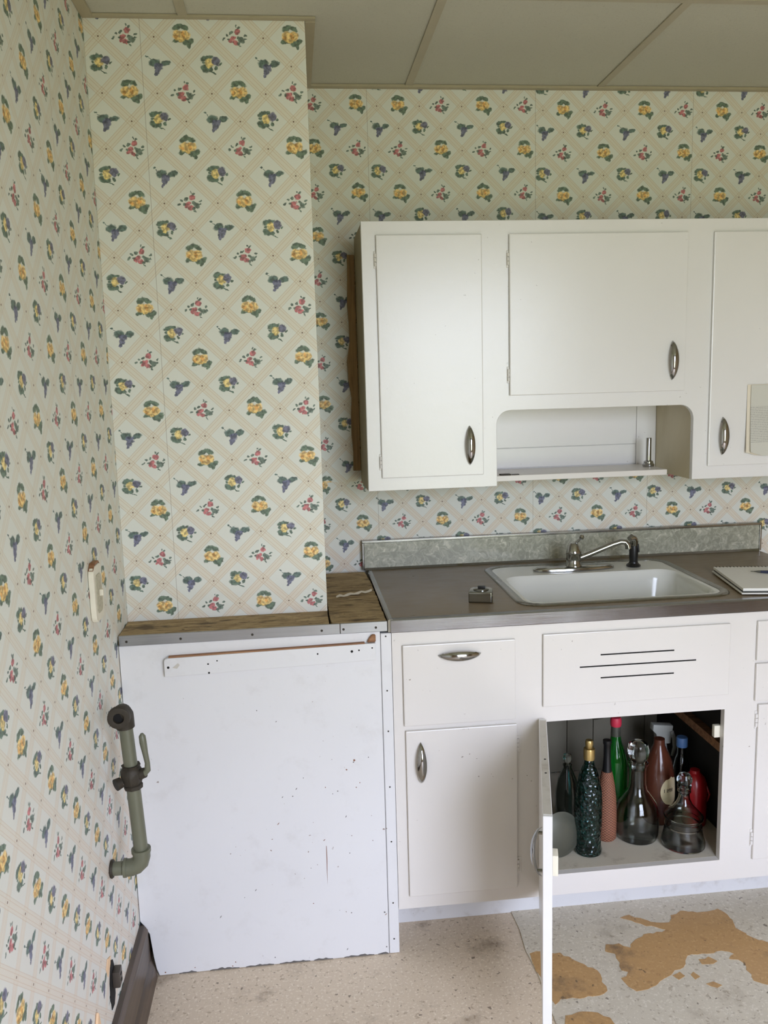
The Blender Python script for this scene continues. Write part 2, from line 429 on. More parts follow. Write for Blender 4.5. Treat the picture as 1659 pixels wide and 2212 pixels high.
# ceiling board
m, nt, p = new_mat('ceiling_board')
pos = nt.pos(); f = nt.noise(pos, 150.0, 3.0, 0.7); g2 = nt.noise(pos, 2.0, 2.0)
col = nt.mix(g2, lin((190, 188, 172)), lin((198, 196, 180)))
col = nt.mix(nt.math('MULTIPLY', nt.ramp(f, 0.58, 0.7), 0.35), col, lin((150, 142, 122)))
setp(nt, p, Base_Color=col, Roughness=0.8, Normal=nt.bump(f, 0.6, 0.003))
M['ceiling'] = m
M['tee'] = simple('ceiling_grid_paint', (176, 168, 146), 0.5)
M['molding'] = simple('ceiling_edge_molding', (170, 160, 134), 0.5)

# vinyl floors
def vinyl(name, base, a, b, dirt):
    m, nt, p = new_mat(name)
    pos = nt.pos()
    n1 = nt.noise(pos, 150.0, 3.0, 0.6); n2 = nt.noise(pos, 80.0, 2.0, 0.6); n3 = nt.noise(pos, 4.0, 4.0, 0.6); n4 = nt.noise(nt.mapping(pos, (5, 2, 0)), 60.0, 2.0)
    col = nt.mix(n3, tuple(k * 0.86 for k in lin(base)[:3]) + (1,), lin(base))
    col = nt.mix(nt.math('MULTIPLY', nt.ramp(n1, 0.55, 0.64), 0.6), col, lin(a))
    col = nt.mix(nt.math('MULTIPLY', nt.ramp(n2, 0.60, 0.68), 0.6), col, lin(b))
    col = nt.mix(nt.math('MULTIPLY', nt.ramp(n4, 0.69, 0.73), 0.7), col, lin((84, 68, 54)))
    d = nt.math('MULTIPLY', nt.ramp(nt.noise(nt.mapping(pos, (1, 7, 0)), 5.5, 5.0, 0.7), 0.52, 0.74), dirt)
    col = nt.mix(d, col, lin((112, 92, 70)))
    setp(nt, p, Base_Color=col, Roughness=0.5, Normal=nt.bump(n1, 0.15, 0.002))
    return m
M['floor_tan'] = vinyl('tan_speckled_vinyl', (220, 201, 176), (240, 228, 208), (158, 136, 110), 0.7)
M['floor_grey'] = vinyl('grey_speckled_vinyl', (210, 200, 180), (228, 220, 204), (156, 142, 122), 0.35)
M['backing'] = vinyl('exposed_tan_backing', (190, 150, 98), (202, 164, 114), (160, 122, 78), 0.85)

# newspaper print
m, nt, p = new_mat('newspaper_print')
x, y, z = nt.sep(nt.pos())
ln = nt.ramp(nt.math('SINE', nt.math('MULTIPLY', z, 1250.0)), -0.2, 0.4)
wd = nt.ramp(nt.noise(nt.comb(nt.math('MULTIPLY', x, 420.0), 0, nt.math('FLOOR', nt.math('MULTIPLY', z, 199.0))), 1.0, 1.0), 0.40, 0.5)
area = nt.math('MULTIPLY', nt.math('LESS_THAN', z, 1.408), nt.math('GREATER_THAN', z, 1.300))
col = nt.mix(nt.math('MULTIPLY', nt.math('MULTIPLY', nt.math('MULTIPLY', ln, wd), area), 0.45), lin((205, 203, 192)), lin((110, 108, 108)))
setp(nt, p, Base_Color=col, Roughness=0.85)
M['newsprint'] = m
M['aged_paper'] = simple('aged_paper', (226, 216, 196), 0.85)
M['floral_inset'] = simple('floral_inset', (186, 180, 156), 0.5, var=0.45, vscale=160.0)
M['label'] = simple('cream_label', (216, 200, 158), 0.6, var=0.12, vscale=60.0)
M['chip_brown'] = simple('chipped_wood', (134, 92, 70), 0.8, var=0.3, vscale=90.0)
M['chip_grey'] = simple('chipped_undercoat', (98, 94, 90), 0.8, var=0.3, vscale=90.0)
M['ink'] = simple('brown_ink', (70, 52, 34), 0.7)

# ------------------------------------------------------------------ mesh builder
ORG = {}
class B:
    def __init__(s): s.v = []; s.f = []
    def add(s, vs, fs):
        o = len(s.v); s.v += [Vector(v) for v in vs]; s.f += [tuple(i + o for i in f) for f in fs]; return s
    def box(s, x0, x1, y0, y1, z0, z1):
        v = [(x, y, z) for z in (z0, z1) for y in (y0, y1) for x in (x0, x1)]
        return s.add(v, [(0, 2, 3, 1), (4, 5, 7, 6), (0, 1, 5, 4), (2, 6, 7, 3), (0, 4, 6, 2), (1, 3, 7, 5)])
    def prism(s, poly, axis, a, b):
        # poly: 2-D outline; axis 'y' -> (x, z), 'z' -> (x, y), 'x' -> (y, z)
        def P(q, d): return {'y': (q[0], d, q[1]), 'z': (q[0], q[1], d), 'x': (d, q[0], q[1])}[axis]
        n = len(poly); v = [P(q, a) for q in poly] + [P(q, b) for q in poly]
        return s.add(v, [tuple(range(n)), tuple(range(2 * n - 1, n - 1, -1))] + [(i, i + n, (i + 1) % n + n, (i + 1) % n) for i in range(n)])
    def lathe(s, prof, c=(0, 0, 0), seg=32, mat=None):
        v, f = [], []; n = len(prof)
        for i in range(seg):
            a = 2 * math.pi * i / seg
            for r, z in prof:
                q = Vector((r * math.cos(a), r * math.sin(a), z))
                if mat is not None: q = mat @ q
                v.append(q + Vector(c))
        for i in range(seg):
            j = (i + 1) % seg
            for k in range(n - 1): f.append((i * n + k, j * n + k, j * n + k + 1, i * n + k + 1))
        return s.add(v, f)
    def tube(s, pts, rad, seg=14, cap=True):
        pts = [Vector(p) for p in pts]; n = len(pts)
        rr = rad if isinstance(rad, (list, tuple)) else [rad] * n
        up = Vector((0, 0, 1)); rings = []
        d0 = (pts[1] - pts[0]).normalized()
        if abs(d0.dot(up)) > 0.9: up = Vector((1, 0, 0))
        a = d0.cross(up).normalized()
        for i, p_ in enumerate(pts):
            d = (pts[min(i + 1, n - 1)] - pts[max(i - 1, 0)]).normalized()
            a = (a - d * a.dot(d)).normalized(); b = d.cross(a)
            rings.append([p_ + (a * math.cos(t) + b * math.sin(t)) * rr[i] for t in [2 * math.pi * k / seg for k in range(seg)]])
        v = [q for r in rings for q in r]; f = []
        for i in range(n - 1):
            for k in range(seg):
                f.append((i * seg + k, i * seg + (k + 1) % seg, (i + 1) * seg + (k + 1) % seg, (i + 1) * seg + k))
        if cap: f += [tuple(reversed(range(seg))), tuple((n - 1) * seg + k for k in range(seg))]
        return s.add(v, f)
    def grid(s, rows):
        n, mm = len(rows), len(rows[0]); v = [q for r in rows for q in r]
        return s.add(v, [(i * mm + j, i * mm + j + 1, (i + 1) * mm + j + 1, (i + 1) * mm + j) for i in range(n - 1) for j in range(mm - 1)])
    def xf(s, mtx, start=0):
        for i in range(start, len(s.v)): s.v[i] = mtx @ s.v[i]
        return s
    def mesh(s, name, mat, org, smooth, bevel, seg):
        bm = bmesh.new()
        bv = [bm.verts.new(v - org) for v in s.v]
        for f in s.f:
            try: bm.faces.new([bv[i] for i in f])
            except ValueError: pass
        bmesh.ops.remove_doubles(bm, verts=bm.verts, dist=1e-6)
        bmesh.ops.recalc_face_normals(bm, faces=bm.faces)
        if bevel:
            ed = [e for e in bm.edges if len(e.link_faces) == 2 and e.calc_face_angle(0) > 0.6]
            bmesh.ops.bevel(bm, geom=ed, offset=bevel, segments=seg, affect='EDGES', profile=0.6, clamp_overlap=True)
        me = bpy.data.meshes.new(name); bm.to_mesh(me); bm.free()
        me.materials.append(mat)
        if smooth:
            me.polygons.foreach_set('use_smooth', [True] * len(me.polygons))
            me.set_sharp_from_angle(angle=math.radians(38))
        return me
    def build(s, name, mat, parent=None, smooth=True, bevel=0.0, seg=2, label=None, cat=None, group=None, kind=None):
        mat = M[mat] if isinstance(mat, str) else mat
        if parent is not None: org = ORG[parent]
        else:
            xs = [v.x for v in s.v]; ys = [v.y for v in s.v]; zs = [v.z for v in s.v]
            org = Vector(((min(xs) + max(xs)) / 2, (min(ys) + max(ys)) / 2, min(zs)))
        o = bpy.data.objects.new(name, s.mesh(name, mat, org, smooth, bevel, seg)); C.objects.link(o)
        ORG[o] = org
        if parent is not None: o.parent = parent
        else: o.location = org
        tag(o, label, cat, group, kind)
        return o
def tag(o, label=None, cat=None, group=None, kind=None):
    if label: o['label'] = label
    if cat: o['category'] = cat
    if group: o['group'] = group
    if kind: o['kind'] = kind
def thing(name, loc, label, cat, group=None, kind=None):
    o = bpy.data.objects.new(name, None); C.objects.link(o); o.location = loc; ORG[o] = Vector(loc)
    o.empty_display_size = 0.05
    tag(o, label, cat, group, kind); return o
def struct(b, name, mat, bevel=0.0): return b.build(name, mat, None, False, bevel, kind='structure')
def bx(*a): return B().box(*a)
def arc(cx, cy, r, a0, a1, n=8):
    return [(cx + r * math.cos(math.radians(a0 + (a1 - a0) * i / n)), cy + r * math.sin(math.radians(a0 + (a1 - a0) * i / n))) for i in range(n + 1)]
def rrect(x0, x1, y0, y1, r, n=7):
    return arc(x1 - r, y1 - r, r, 0, 90, n) + arc(x0 + r, y1 - r, r, 90, 180, n) + arc(x0 + r, y0 + r, r, 180, 270, n) + arc(x1 - r, y0 + r, r, 270, 360, n)
def disc(c, r, axis, t, seg=16):
    mt = {'y': Matrix.Rotation(math.radians(90), 3, 'X'), 'x': Matrix.Rotation(math.radians(90), 3, 'Y'), 'z': Matrix.Identity(3)}[axis]
    return B().lathe([(0, 0), (r * 0.85, 0), (r, t * 0.35), (r, t * 0.65), (r * 0.85, t), (0, t)], c, seg, mt)

# ================================================================== setting
RX, RY, ZC = 3.10, -3.40, 2.363
floor = struct(bx(-0.1, RX, RY, 0.1, -0.08, 0.0), 'floor', 'floor_tan')
sheet = [(1.004, -0.470)] + [(1.004 + 0.004 * math.sin(i * 2.3), -0.470 - i * 0.085) for i in range(1, 14)] + [(1.012, -1.62), (2.6, -1.62), (2.6, -0.470)]
B().prism(sheet, 'z', 0.0002, 0.004).build('vinyl_sheet', 'floor_grey', floor, False)
patches = [
 [(1.008, -.653), (1.024, -.646), (1.087, -.666), (1.112, -.696), (1.162, -.744), (1.159, -.783), (1.16, -.817), (1.131, -.831), (1.04, -.829), (1.014, -.843), (1.008, -.8), (1.008, -.72)],
 [(1.3, -.546), (1.324, -.54), (1.353, -.559), (1.387, -.58), (1.424, -.586), (1.44, -.557), (1.472, -.543), (1.523, -.552), (1.587, -.55), (1.599, -.576), (1.593, -.632), (1.608, -.67), (1.641, -.706), (1.7, -.73), (1.66, -.84), (1.62, -.858), (1.576, -.858), (1.554, -.856), (1.532, -.836), (1.532, -.798), (1.54, -.763), (1.506, -.75), (1.535, -.729), (1.505, -.72), (1.44, -.721), (1.41, -.723), (1.39, -.753), (1.336, -.785), (1.27, -.822), (1.228, -.83), (1.215, -.81), (1.206, -.782), (1.234, -.763), (1.217, -.748), (1.23, -.722), (1.225, -.692), (1.204, -.672), (1.213, -.654), (1.249, -.653), (1.277, -.67), (1.29, -.646), (1.336, -.628), (1.401, -.617), (1.378, -.6), (1.334, -.575)],
 [(1.435, -.743), (1.461, -.737), (1.478, -.75), (1.461, -.759), (1.435, -.756)],
 [(1.341, -.786), (1.363, -.775), (1.37, -.79), (1.35, -.801)],
 [(1.383, -.792), (1.399, -.782), (1.402, -.798), (1.386, -.809)],
 [(1.03, -.885), (1.075, -.878), (1.11, -.883), (1.135, -.905), (1.14, -.95), (1.05, -.96), (1.02, -.92)],
 [(1.409, -.826), (1.428, -.823), (1.442, -.839), (1.427, -.848)],
]
def rough_poly(poly, amp):
    out = []
    for i, a in enumerate(poly):
        b = poly[(i + 1) % len(poly)]; a = Vector(a); b = Vector(b); L = (b - a).length; n = max(1, int(L / 0.012))
        for k in range(n):
            q = a.lerp(b, k / n)
            out.append((q.x + random.uniform(-amp, amp), q.y + random.uniform(-amp, amp)))
    return out
for pt in patches:
    B().prism(rough_poly(pt, 0.0042), 'z', 0.0035, 0.0047).build('worn_patch', 'backing', floor, False)

struct(bx(-0.1, RX + 0.1, 0.0, 0.1, -0.08, 2.48), 'wall_back', 'paper_back')
wl_ = struct(bx(-0.1, 0.0, RY, 0.0, -0.08, 2.48), 'wall_left', 'paper_left')
struct(bx(RX, RX + 0.1, RY, 0.0, -0.08, 2.48), 'wall_right', 'plaster')
wf = B().box(-0.1, WX0, RY - 0.12, RY, -0.08, 2.48).box(WX1, RX + 0.1, RY - 0.12, RY, -0.08, 2.48)
wf.box(WX0, WX1, RY - 0.12, RY, -0.08, WZ0).box(WX0, WX1, RY - 0.12, RY, WZ1, 2.48)
struct(wf, 'wall_front', 'plaster')
win = B()
for a in ((WX0, WX0 + .05, WZ0, WZ1), (WX1 - .05, WX1, WZ0, WZ1), (WX0, WX1, WZ0, WZ0 + .05), (WX0, WX1, WZ1 - .05, WZ1), (WX0, WX1, 1.23, 1.27)):
    win.box(a[0], a[1], RY - 0.09, RY - 0.04, a[2], a[3])
wo = struct(win, 'window_1', 'window_white')
for z0, z1 in ((WZ0 + .05, 1.23), (1.27, WZ1 - .05)):
    bx(WX0 + .05, WX1 - .05, RY - 0.068, RY - 0.062, z0, z1).build('pane', 'pane', wo, False)
struct(bx(0.0, 0.5150, -0.4612, 0.0, 0.0, ZC), 'wall_chimney', 'paper_chimney', 0.0015)

# suspended ceiling: boards in a metal grid
ceil = struct(bx(-0.1, RX + 0.1, RY, 0.1, ZC + 0.04, ZC + 0.12), 'ceiling', 'plaster')
gx = [0.0, 0.231, 0.826, 1.407, 1.988, 2.569, RX]; gy = [0.0, -0.600, -1.20, -1.80, -2.40, -3.0, RY]
for i in range(len(gx) - 1):
    for j in range(len(gy) - 1):
        x0, y1 = gx[i], gy[j]
        if i == 0 and j == 0 or (i == 1 and j == 0):
            # boards notched round the chimney
            B().box(x0 + .001, gx[i + 1] - .001, gy[1] + .001, -0.4625, ZC + .004, ZC + .016).build('ceiling_tile', 'ceiling', ceil, False)
            if i == 1: B().box(0.5165, gx[2] - .001, -0.4625, -.001, ZC + .004, ZC + .016).build('ceiling_tile', 'ceiling', ceil, False)
            continue
        bx(x0 + .001, gx[i + 1] - .001, gy[j + 1] + .001, y1 - .001, ZC + .004, ZC + .016).build('ceiling_tile', 'ceiling', ceil, False)
def tee(x0, x1, y0, y1):
    lng = (x1 - x0) < (y1 - y0)
    b = B().box(x0, x1, y0, y1, ZC, ZC + .0035)
    b.build('grid_bar', 'tee', ceil, False)
for x in gx[1:-1]: tee(x - .011, x + .011, RY, -0.4625 if x < 0.5 else -.02)
for y in gy[1:-1]:
    for i in range(len(gx) - 1): tee(gx[i] + .0112, gx[i + 1] - .0112, y - .011, y + .011)
struct(bx(0.516, RX, -0.022, -0.0005, ZC - .004, ZC + .0035), 'trim_1', 'molding', 0.001)
struct(bx(0.516, 0.540, -0.4612, -0.022, ZC - .004, ZC + .0035), 'trim_2', 'molding', 0.001)
struct(bx(0.0, 0.540, -0.478, -0.4615, ZC - .002, ZC + .0035), 'trim_3', 'molding', 0.001)
struct(bx(0.0005, 0.026, RY, -0.478, ZC - .006, ZC + .0035), 'trim_4', 'molding', 0.001)

bb = B().prism([(0.0005, 0.0005), (0.036, 0.0005), (0.030, 0.03), (0.022, 0.055), (0.020, 0.135), (0.012, 0.148), (0.0005, 0.150)], 'y', RY, -0.60)
struct(bb, 'baseboard_left', 'baseboard')

# ================================================================== handles and hinges
def pull(parent, loc, along, out, name='handle', L=0.111, W=0.0115, H=0.024):
    # boat-shaped chrome pull: pointed tips on the door, arched middle
    al, ou = Vector(along), Vector(out); wd = al.cross(ou); b = B(); rows = []
    n = 22; ns = 12
    for i in range(n + 1):
        t = -1 + 2 * i / n; k = max(0.0, 1 - abs(t) ** 2.1)
        w = W * k ** 0.85 + 0.0006; h = H * k ** 0.62; th = 0.0032 * k + 0.0006
        ring = []
        for j in range(ns + 1):
            q = -1 + 2 * j / ns
            ring.append(Vector(loc) + al * (t * L / 2) + wd * (q * w) + ou * (h - 0.45 * w * q * q + 0.001))
        for j in range(ns, -1, -1):
            q = -1 + 2 * j / ns
            ring.append(Vector(loc) + al * (t * L / 2) + wd * (q * w * 0.86) + ou * (max(0.0002, h - th - 0.45 * w * q * q)))
        rows.append(ring + [ring[0]])
    b.grid(rows)
    h = b.build(name, 'chrome', parent)
    for s_ in (-1, 1):
        c = Vector(loc) + al * (s_ * L * 0.38)
        B().tube([c, c + ou * 0.013], [0.004, 0.0032], 10).build('mounting_post', 'worn_chrome', h)
    return h
def hinge(parent, x, y, z, h=0.046):
    hb = bx(x - 0.004, x + 0.010, y - 0.0012, y + 0.004, z - h / 2, z + h / 2).build('hinge', 'cream', parent, True, 0.0008, 1)
    b = B()
    for k in range(3):
        z0 = z - h * 0.36 + k * h * 0.245
        b.tube([(x, y - 0.003, z0), (x, y - 0.003, z0 + h * 0.215)], 0.0036, 10)
    b.build('knuckle', 'cream', hb)
    return hb

# ================================================================== wall cabinet
UY = -0.2746
cab = thing('wall_cabinet', (1.32, -0.14, 1.2), 'white painted wall cabinet with three doors and open niche above sink', 'cabinet')
XR = 2.06
outl = [(0.650, 1.2015), (1.0205, 1.2015)] + [(1.0205, 1.375)] + list(reversed(arc(1.0605, 1.377, 0.040, 90, 180))) [0:] 
outl = [(0.650, 1.2015), (1.0205, 1.2015)] + [q for q in arc(1.0605, 1.377, 0.040, 180, 90)] + [q for q in arc(1.564, 1.377, 0.040, 90, 0)] + [(1.604, 1.1985), (XR, 1.1985), (XR, 1.936), (0.650, 1.936)]
B().prism(outl, 'y', UY, UY + 0.018).build('face_frame', 'white', cab, False, 0.0012, 1)
bx(0.650, 0.668, UY + .0185, -0.024, 1.2015, 1.93).build('side_panel', 'side_shaded', cab, False)
bx(XR - .018, XR, UY + .0185, -0.001, 1.2, 1.93).build('side_panel', 'white', cab, False)
bx(0.6685, XR - .0185, UY + .0185, -0.001, 1.915, 1.93).build('top_panel', 'white', cab, False)
bx(0.6685, 1.004, UY + .0185, -0.001, 1.204, 1.219).build('bottom_panel', 'white', cab, False)
bx(1.6225, XR - .0185, UY + .0185, -0.001, 1.204, 1.219).build('bottom_panel', 'white', cab, False)
bx(1.0045, 1.0205, UY + .0185, -0.001, 1.2015, 1.91).build('partition', 'side_tan', cab, False)
bx(1.604, 1.622, UY + .0185, -0.001, 1.1985, 1.91).build('partition', 'side_tan', cab, False)
bx(1.021, 1.6035, UY + .0185, -0.001, 1.4175, 1.432).build('niche_ceiling', 'white', cab, False)
nb = bx(1.021, 1.6035, -0.016, -0.001, 1.204, 1.417).build('niche_back', 'white', cab, False)
bx(1.0225, 1.537, -0.021, -0.0162, 1.289, 1.4165).build('back_board', 'white', nb, False, 0.001, 1)
bx(1.0225, 1.537, -0.020, -0.0162, 1.225, 1.2875).build('back_board', 'white', nb, False, 0.001, 1)
bx(1.5385, 1.603, -0.0205, -0.0162, 1.204, 1.4165).build('back_board', 'white', nb, False, 0.001, 1)
bx(1.0215, 1.562, -0.200, -0.0225, 1.2055, 1.2225).build('niche_shelf', 'cream', cab, False, 0.001, 1)
# batten scribed between the cabinet side and the wall
bt = [(0.627, 1.236)] + [(0.6262 + 0.0022 * math.sin(i * 1.9) + (-.006 if 4 < i < 7 else 0), 1.236 + i * 0.056) for i in range(1, 12)] + [(0.628, 1.885), (0.649, 1.885), (0.649, 1.236)]
B().prism(bt, 'y', -0.023, -0.001).build('scribe_batten', 'batten', cab, False)
DY = UY - 0.0005
def door_panel(parent, x0, x1, z0, z1, y, name='door', mat='white', t=0.009):
    return bx(x0, x1, y - t, y, z0, z1).build(name, mat, parent, False, 0.0025, 2)
d1 = door_panel(cab, 0.689, 0.980, 1.2378, 1.8985, DY)
hinge(d1, 0.6865, DY, 1.834); hinge(d1, 0.6865, DY, 1.283)
pull(d1, (0.940, DY - .009, 1.3225), (0, 0, 1), (0, -1, 0))
d2 = door_panel(cab, 1.0568, 1.5711, 1.4585, 1.8985, DY)
hinge(d2, 1.0545, DY, 1.832); hinge(d2, 1.0545, DY, 1.516)
pull(d2, (1.5305, DY - .009, 1.5445), (0, 0, 1), (0, -1, 0))
d3 = door_panel(cab, 1.648, 2.025, 1.2366, 1.8985, DY)
hinge(d3, 2.0275, DY, 1.834); hinge(d3, 2.0275, DY, 1.283)
pull(d3, (1.6885, DY - .009, 1.3235), (0, 0, 1), (0, -1, 0))

# paper-towel peg standing on the niche shelf
pg = thing('towel_peg', (1.5435, -0.105, 1.2225), 'upright chrome peg on round foot standing in the cabinet niche', 'holder')
B().lathe([(0, 0), (0.0175, 0), (0.0185, .003), (0.0185, .007), (0.016, .0095), (0.0145, .0105), (0.0145, .016), (0.011, .0185), (0, .0185)], (1.5435, -0.105, 1.2228), 28).build('foot', 'chrome', pg)
B().lathe([(0, 0), (.0082, 0), (.0082, .069), (.0075, .071), (0, .071)], (1.5435, -0.105, 1.2414), 20).build('rod', 'chrome', pg)
rw = thing('metal_clip', (1.075, -0.19, 1.2225), 'small dark metal clip lying on left end of niche shelf', 'clip')
bx(1.050, 1.082, -0.196, -0.176, 1.2228, 1.2262).build('plate', 'iron', rw, True, 0.0008, 1)
bx(1.086, 1.108, -0.192, -0.180, 1.2228, 1.2248).build('tongue', 'outlet_brown', rw, True, 0.0006, 1)

# clipping fixed on the right-hand door
cl = thing('newspaper_clipping', (1.85, DY - .010, 1.262), 'aged newspaper clipping with curling corner on right wall cabinet door', 'paper')
def sheet_mesh(x0, x1, z0, z1, y, curl, lean):
    rows = []; n = 16
    for i in range(n + 1):
        t = i / n; z = z1 + (z0 - z1) * t; row = []
        for j in range(13):
            s_ = j / 12
            xx = x0 - lean * t * t + (x1 - x0 + lean * t * t) * s_
            row.append(Vector((xx, y - curl * (t ** 2) * (1 - s_) ** 3 - 0.0006, z + 0.012 * (1 - min(1, s_ * 5)) * (t > 0.9) * (t - .9) * 10)))
        rows.append(row)
    b = B().grid(rows); k = len(b.v); bk = [v + Vector((0, 0.0004, 0)) for v in b.v]
    b.add(bk, [tuple(reversed(f)) for f in b.f]); return b
sheet_mesh(1.760, 1.96, 1.2625, 1.470, DY - .010, 0.012, 0.004).build('backing_sheet', 'aged_paper', cl)
sheet_mesh(1.770, 1.955, 1.2625, 1.468, DY - .0125, 0.013, 0.002).build('printed_sheet', 'newsprint', cl)

# ================================================================== base cabinet
BY = -0.597
base = thing('base_cabinet', (1.3, -0.3, 0.0), 'white painted sink base cabinet with drawers and one door standing open', 'cabinet')
BX0, BX1 = 0.669, 1.966
OX0, OX1, OZ0, OZ1 = 1.068, 1.556, 0.186, 0.620
fr = B().box(BX0, OX0, BY, BY + .019, .126, .8835).box(OX1, BX1, BY, BY + .019, .126, .8835)
fr.box(OX0, OX1, BY, BY + .019, OZ1, .8835).box(OX0, OX1, BY, BY + .019, .126, OZ0)
fr.build('face_frame', 'cream', base, False)
bx(BX0, BX1, -0.472, -0.455, 0.0005, .126).build('toe_kick', 'toe', base, False)
bx(BX0, BX0 + .016, BY + .0195, -0.002, 0.1265, .883).build('side_panel', 'inside', base, False)
bx(BX1 - .016, BX1, BY + .0195, -0.002, 0.0005, .883).build('side_panel', 'cream', base, False)
bx(1.040, 1.056, BY + .0195, -0.020, 0.187, .70).build('partition', 'inside', base, False)
bx(1.628, 1.644, BY + .0195, -0.020, 0.187, .70).build('partition', 'unlit_inside', base, False)  # darkened to stand in for the unlit space further right
bx(BX0 + .0165, BX1 - .0165, BY + .0195, -0.020, 0.168, .1862).build('cabinet_floor', 'inside_floor', base, False)
for i in range(14):
    x0 = BX0 + .017 + i * 0.0900
    bx(x0, min(x0 + .0885, BX1 - .0165), -0.019 - .0015 * (i % 3), -0.0025, .187, .72).build('back_board', 'inside', base, False, 0.001, 1)
bx(1.602, 1.6278, -0.575, -0.03, 0.448, 0.474).build('shelf_cleat', 'raw_edge', base, False)
bx(OX1 - .016, OX1 + .004, BY + .020, BY + .034, 0.532, 0.566).build('door_catch', 'ivory', base, True, 0.002, 2)
FY = BY - 0.0005
dr = door_panel(base, 0.695, 0.9850, 0.6365, 0.8505, FY, 'drawer', 'cream')
pull(dr, (0.8395, FY - .009, 0.8205), (1, 0, 0), (0, -1, 0))
dl = door_panel(base, 0.698, 0.9885, 0.1640, 0.6235, FY, 'door', 'cream')
pull(dl, (0.7355, FY - .009, 0.5370), (0, 0, 1), (0, -1, 0))
hinge(dl, 0.9910, FY, 0.225); hinge(dl, 0.9910, FY, 0.565)
fp = door_panel(base, 1.0575, 1.5610, 0.6635, 0.8580, FY, 'false_front', 'cream')
for (x0, x1, z) in ((1.2091, 1.4071, .7957), (1.1539, 1.4673, .7656), (1.2098, 1.4075, .7337)):
    bx(x0, x1, FY - .0096, FY - .0085, z - .0017, z + .0017).build('vent_slot', 'dark_hole', fp, False)
rd1 = door_panel(base, 1.636, 1.940, 0.7520, 0.8600, FY, 'drawer', 'cream')
rd2 = door_panel(base, 1.636, 1.940, 0.6400, 0.7440, FY, 'drawer', 'cream')
rd3 = door_panel(base, 1.647, 1.940, 0.1838, 0.6300, FY, 'door', 'cream')
pull(rd1, (1.79, FY - .009, .806), (1, 0, 0), (0, -1, 0)); pull(rd2, (1.79, FY - .009, .692), (1, 0, 0), (0, -1, 0))
pull(rd3, (1.905, FY - .009, .54), (0, 0, 1), (0, -1, 0))
hinge(rd3, 1.6445, FY, 0.585, 0.05); hinge(rd3, 1.6445, FY, 0.245, 0.05)
# the door that stands open (hinged on the left of the sink opening)
HX, HY = 1.0655, -0.6075
ang = math.atan2(-0.484, -0.134)
T = Matrix.Translation((HX, HY, 0)) @ Matrix.Rotation(ang, 4, 'Z')
DW, DZ0, DZ1, DT = 0.502, 0.152, 0.632, 0.0195
# local x runs hinge -> free edge, local +y is the outside (left) face
def at_door(b): return b.xf(T)
ins = B().prism([(0.0, DZ0), (DW, DZ0), (DW, DZ1), (0.0, DZ1)], 'y', -DT, 0.0)
# side test: outside face must look to the left of the view
od = at_door(ins).build('open_door', 'white', base, False, 0.0012, 1)
at_door(bx(0.012, DW - .0085, -DT + .0015, -0.0015, DZ1 - .0005, DZ1 + .0008)).build('top_edge', 'door_edge', od, False)
for k in (0.24, 0.31): at_door(disc((k, -0.009, DZ1 + .0007), 0.0028, 'z', 0.0006, 10)).build('nail_hole', 'dark_hole', od)
al = (T.to_3x3() @ Vector((0, 0, 1))); ou = (T.to_3x3() @ Vector((0, -1, 0)))
def door_side():
    # which local side faces left (-x world)
    return -1 if (T.to_3x3() @ Vector((0, -1, 0))).x < 0 else 1
SD = door_side()
yo = -DT if SD < 0 else 0.0; yi = 0.0 if SD < 0 else -DT
pull(od, T @ Vector((DW - .036, yo, 0.534)), (0, 0, 1), T.to_3x3() @ Vector((0, SD, 0)))
cb = B().box(DW - .034, DW - .004, min(yi, yi - SD * .012), max(yi, yi - SD * .012), 0.500, 0.545)
at_door(cb).build('catch_block', 'ivory', od, True, 0.002, 2)
for zz in (0.225, 0.565):
    hb = at_door(bx(-0.004, 0.012, min(yi, yi - SD * .002), max(yi, yi - SD * .002), zz - .023, zz + .023)).build('hinge', 'worn_chrome', od, True)
    B().tube([(HX - .002, HY + .004, zz - .02), (HX - .002, HY + .004, zz + .02)], 0.0036, 10).build('knuckle', 'worn_chrome', hb)

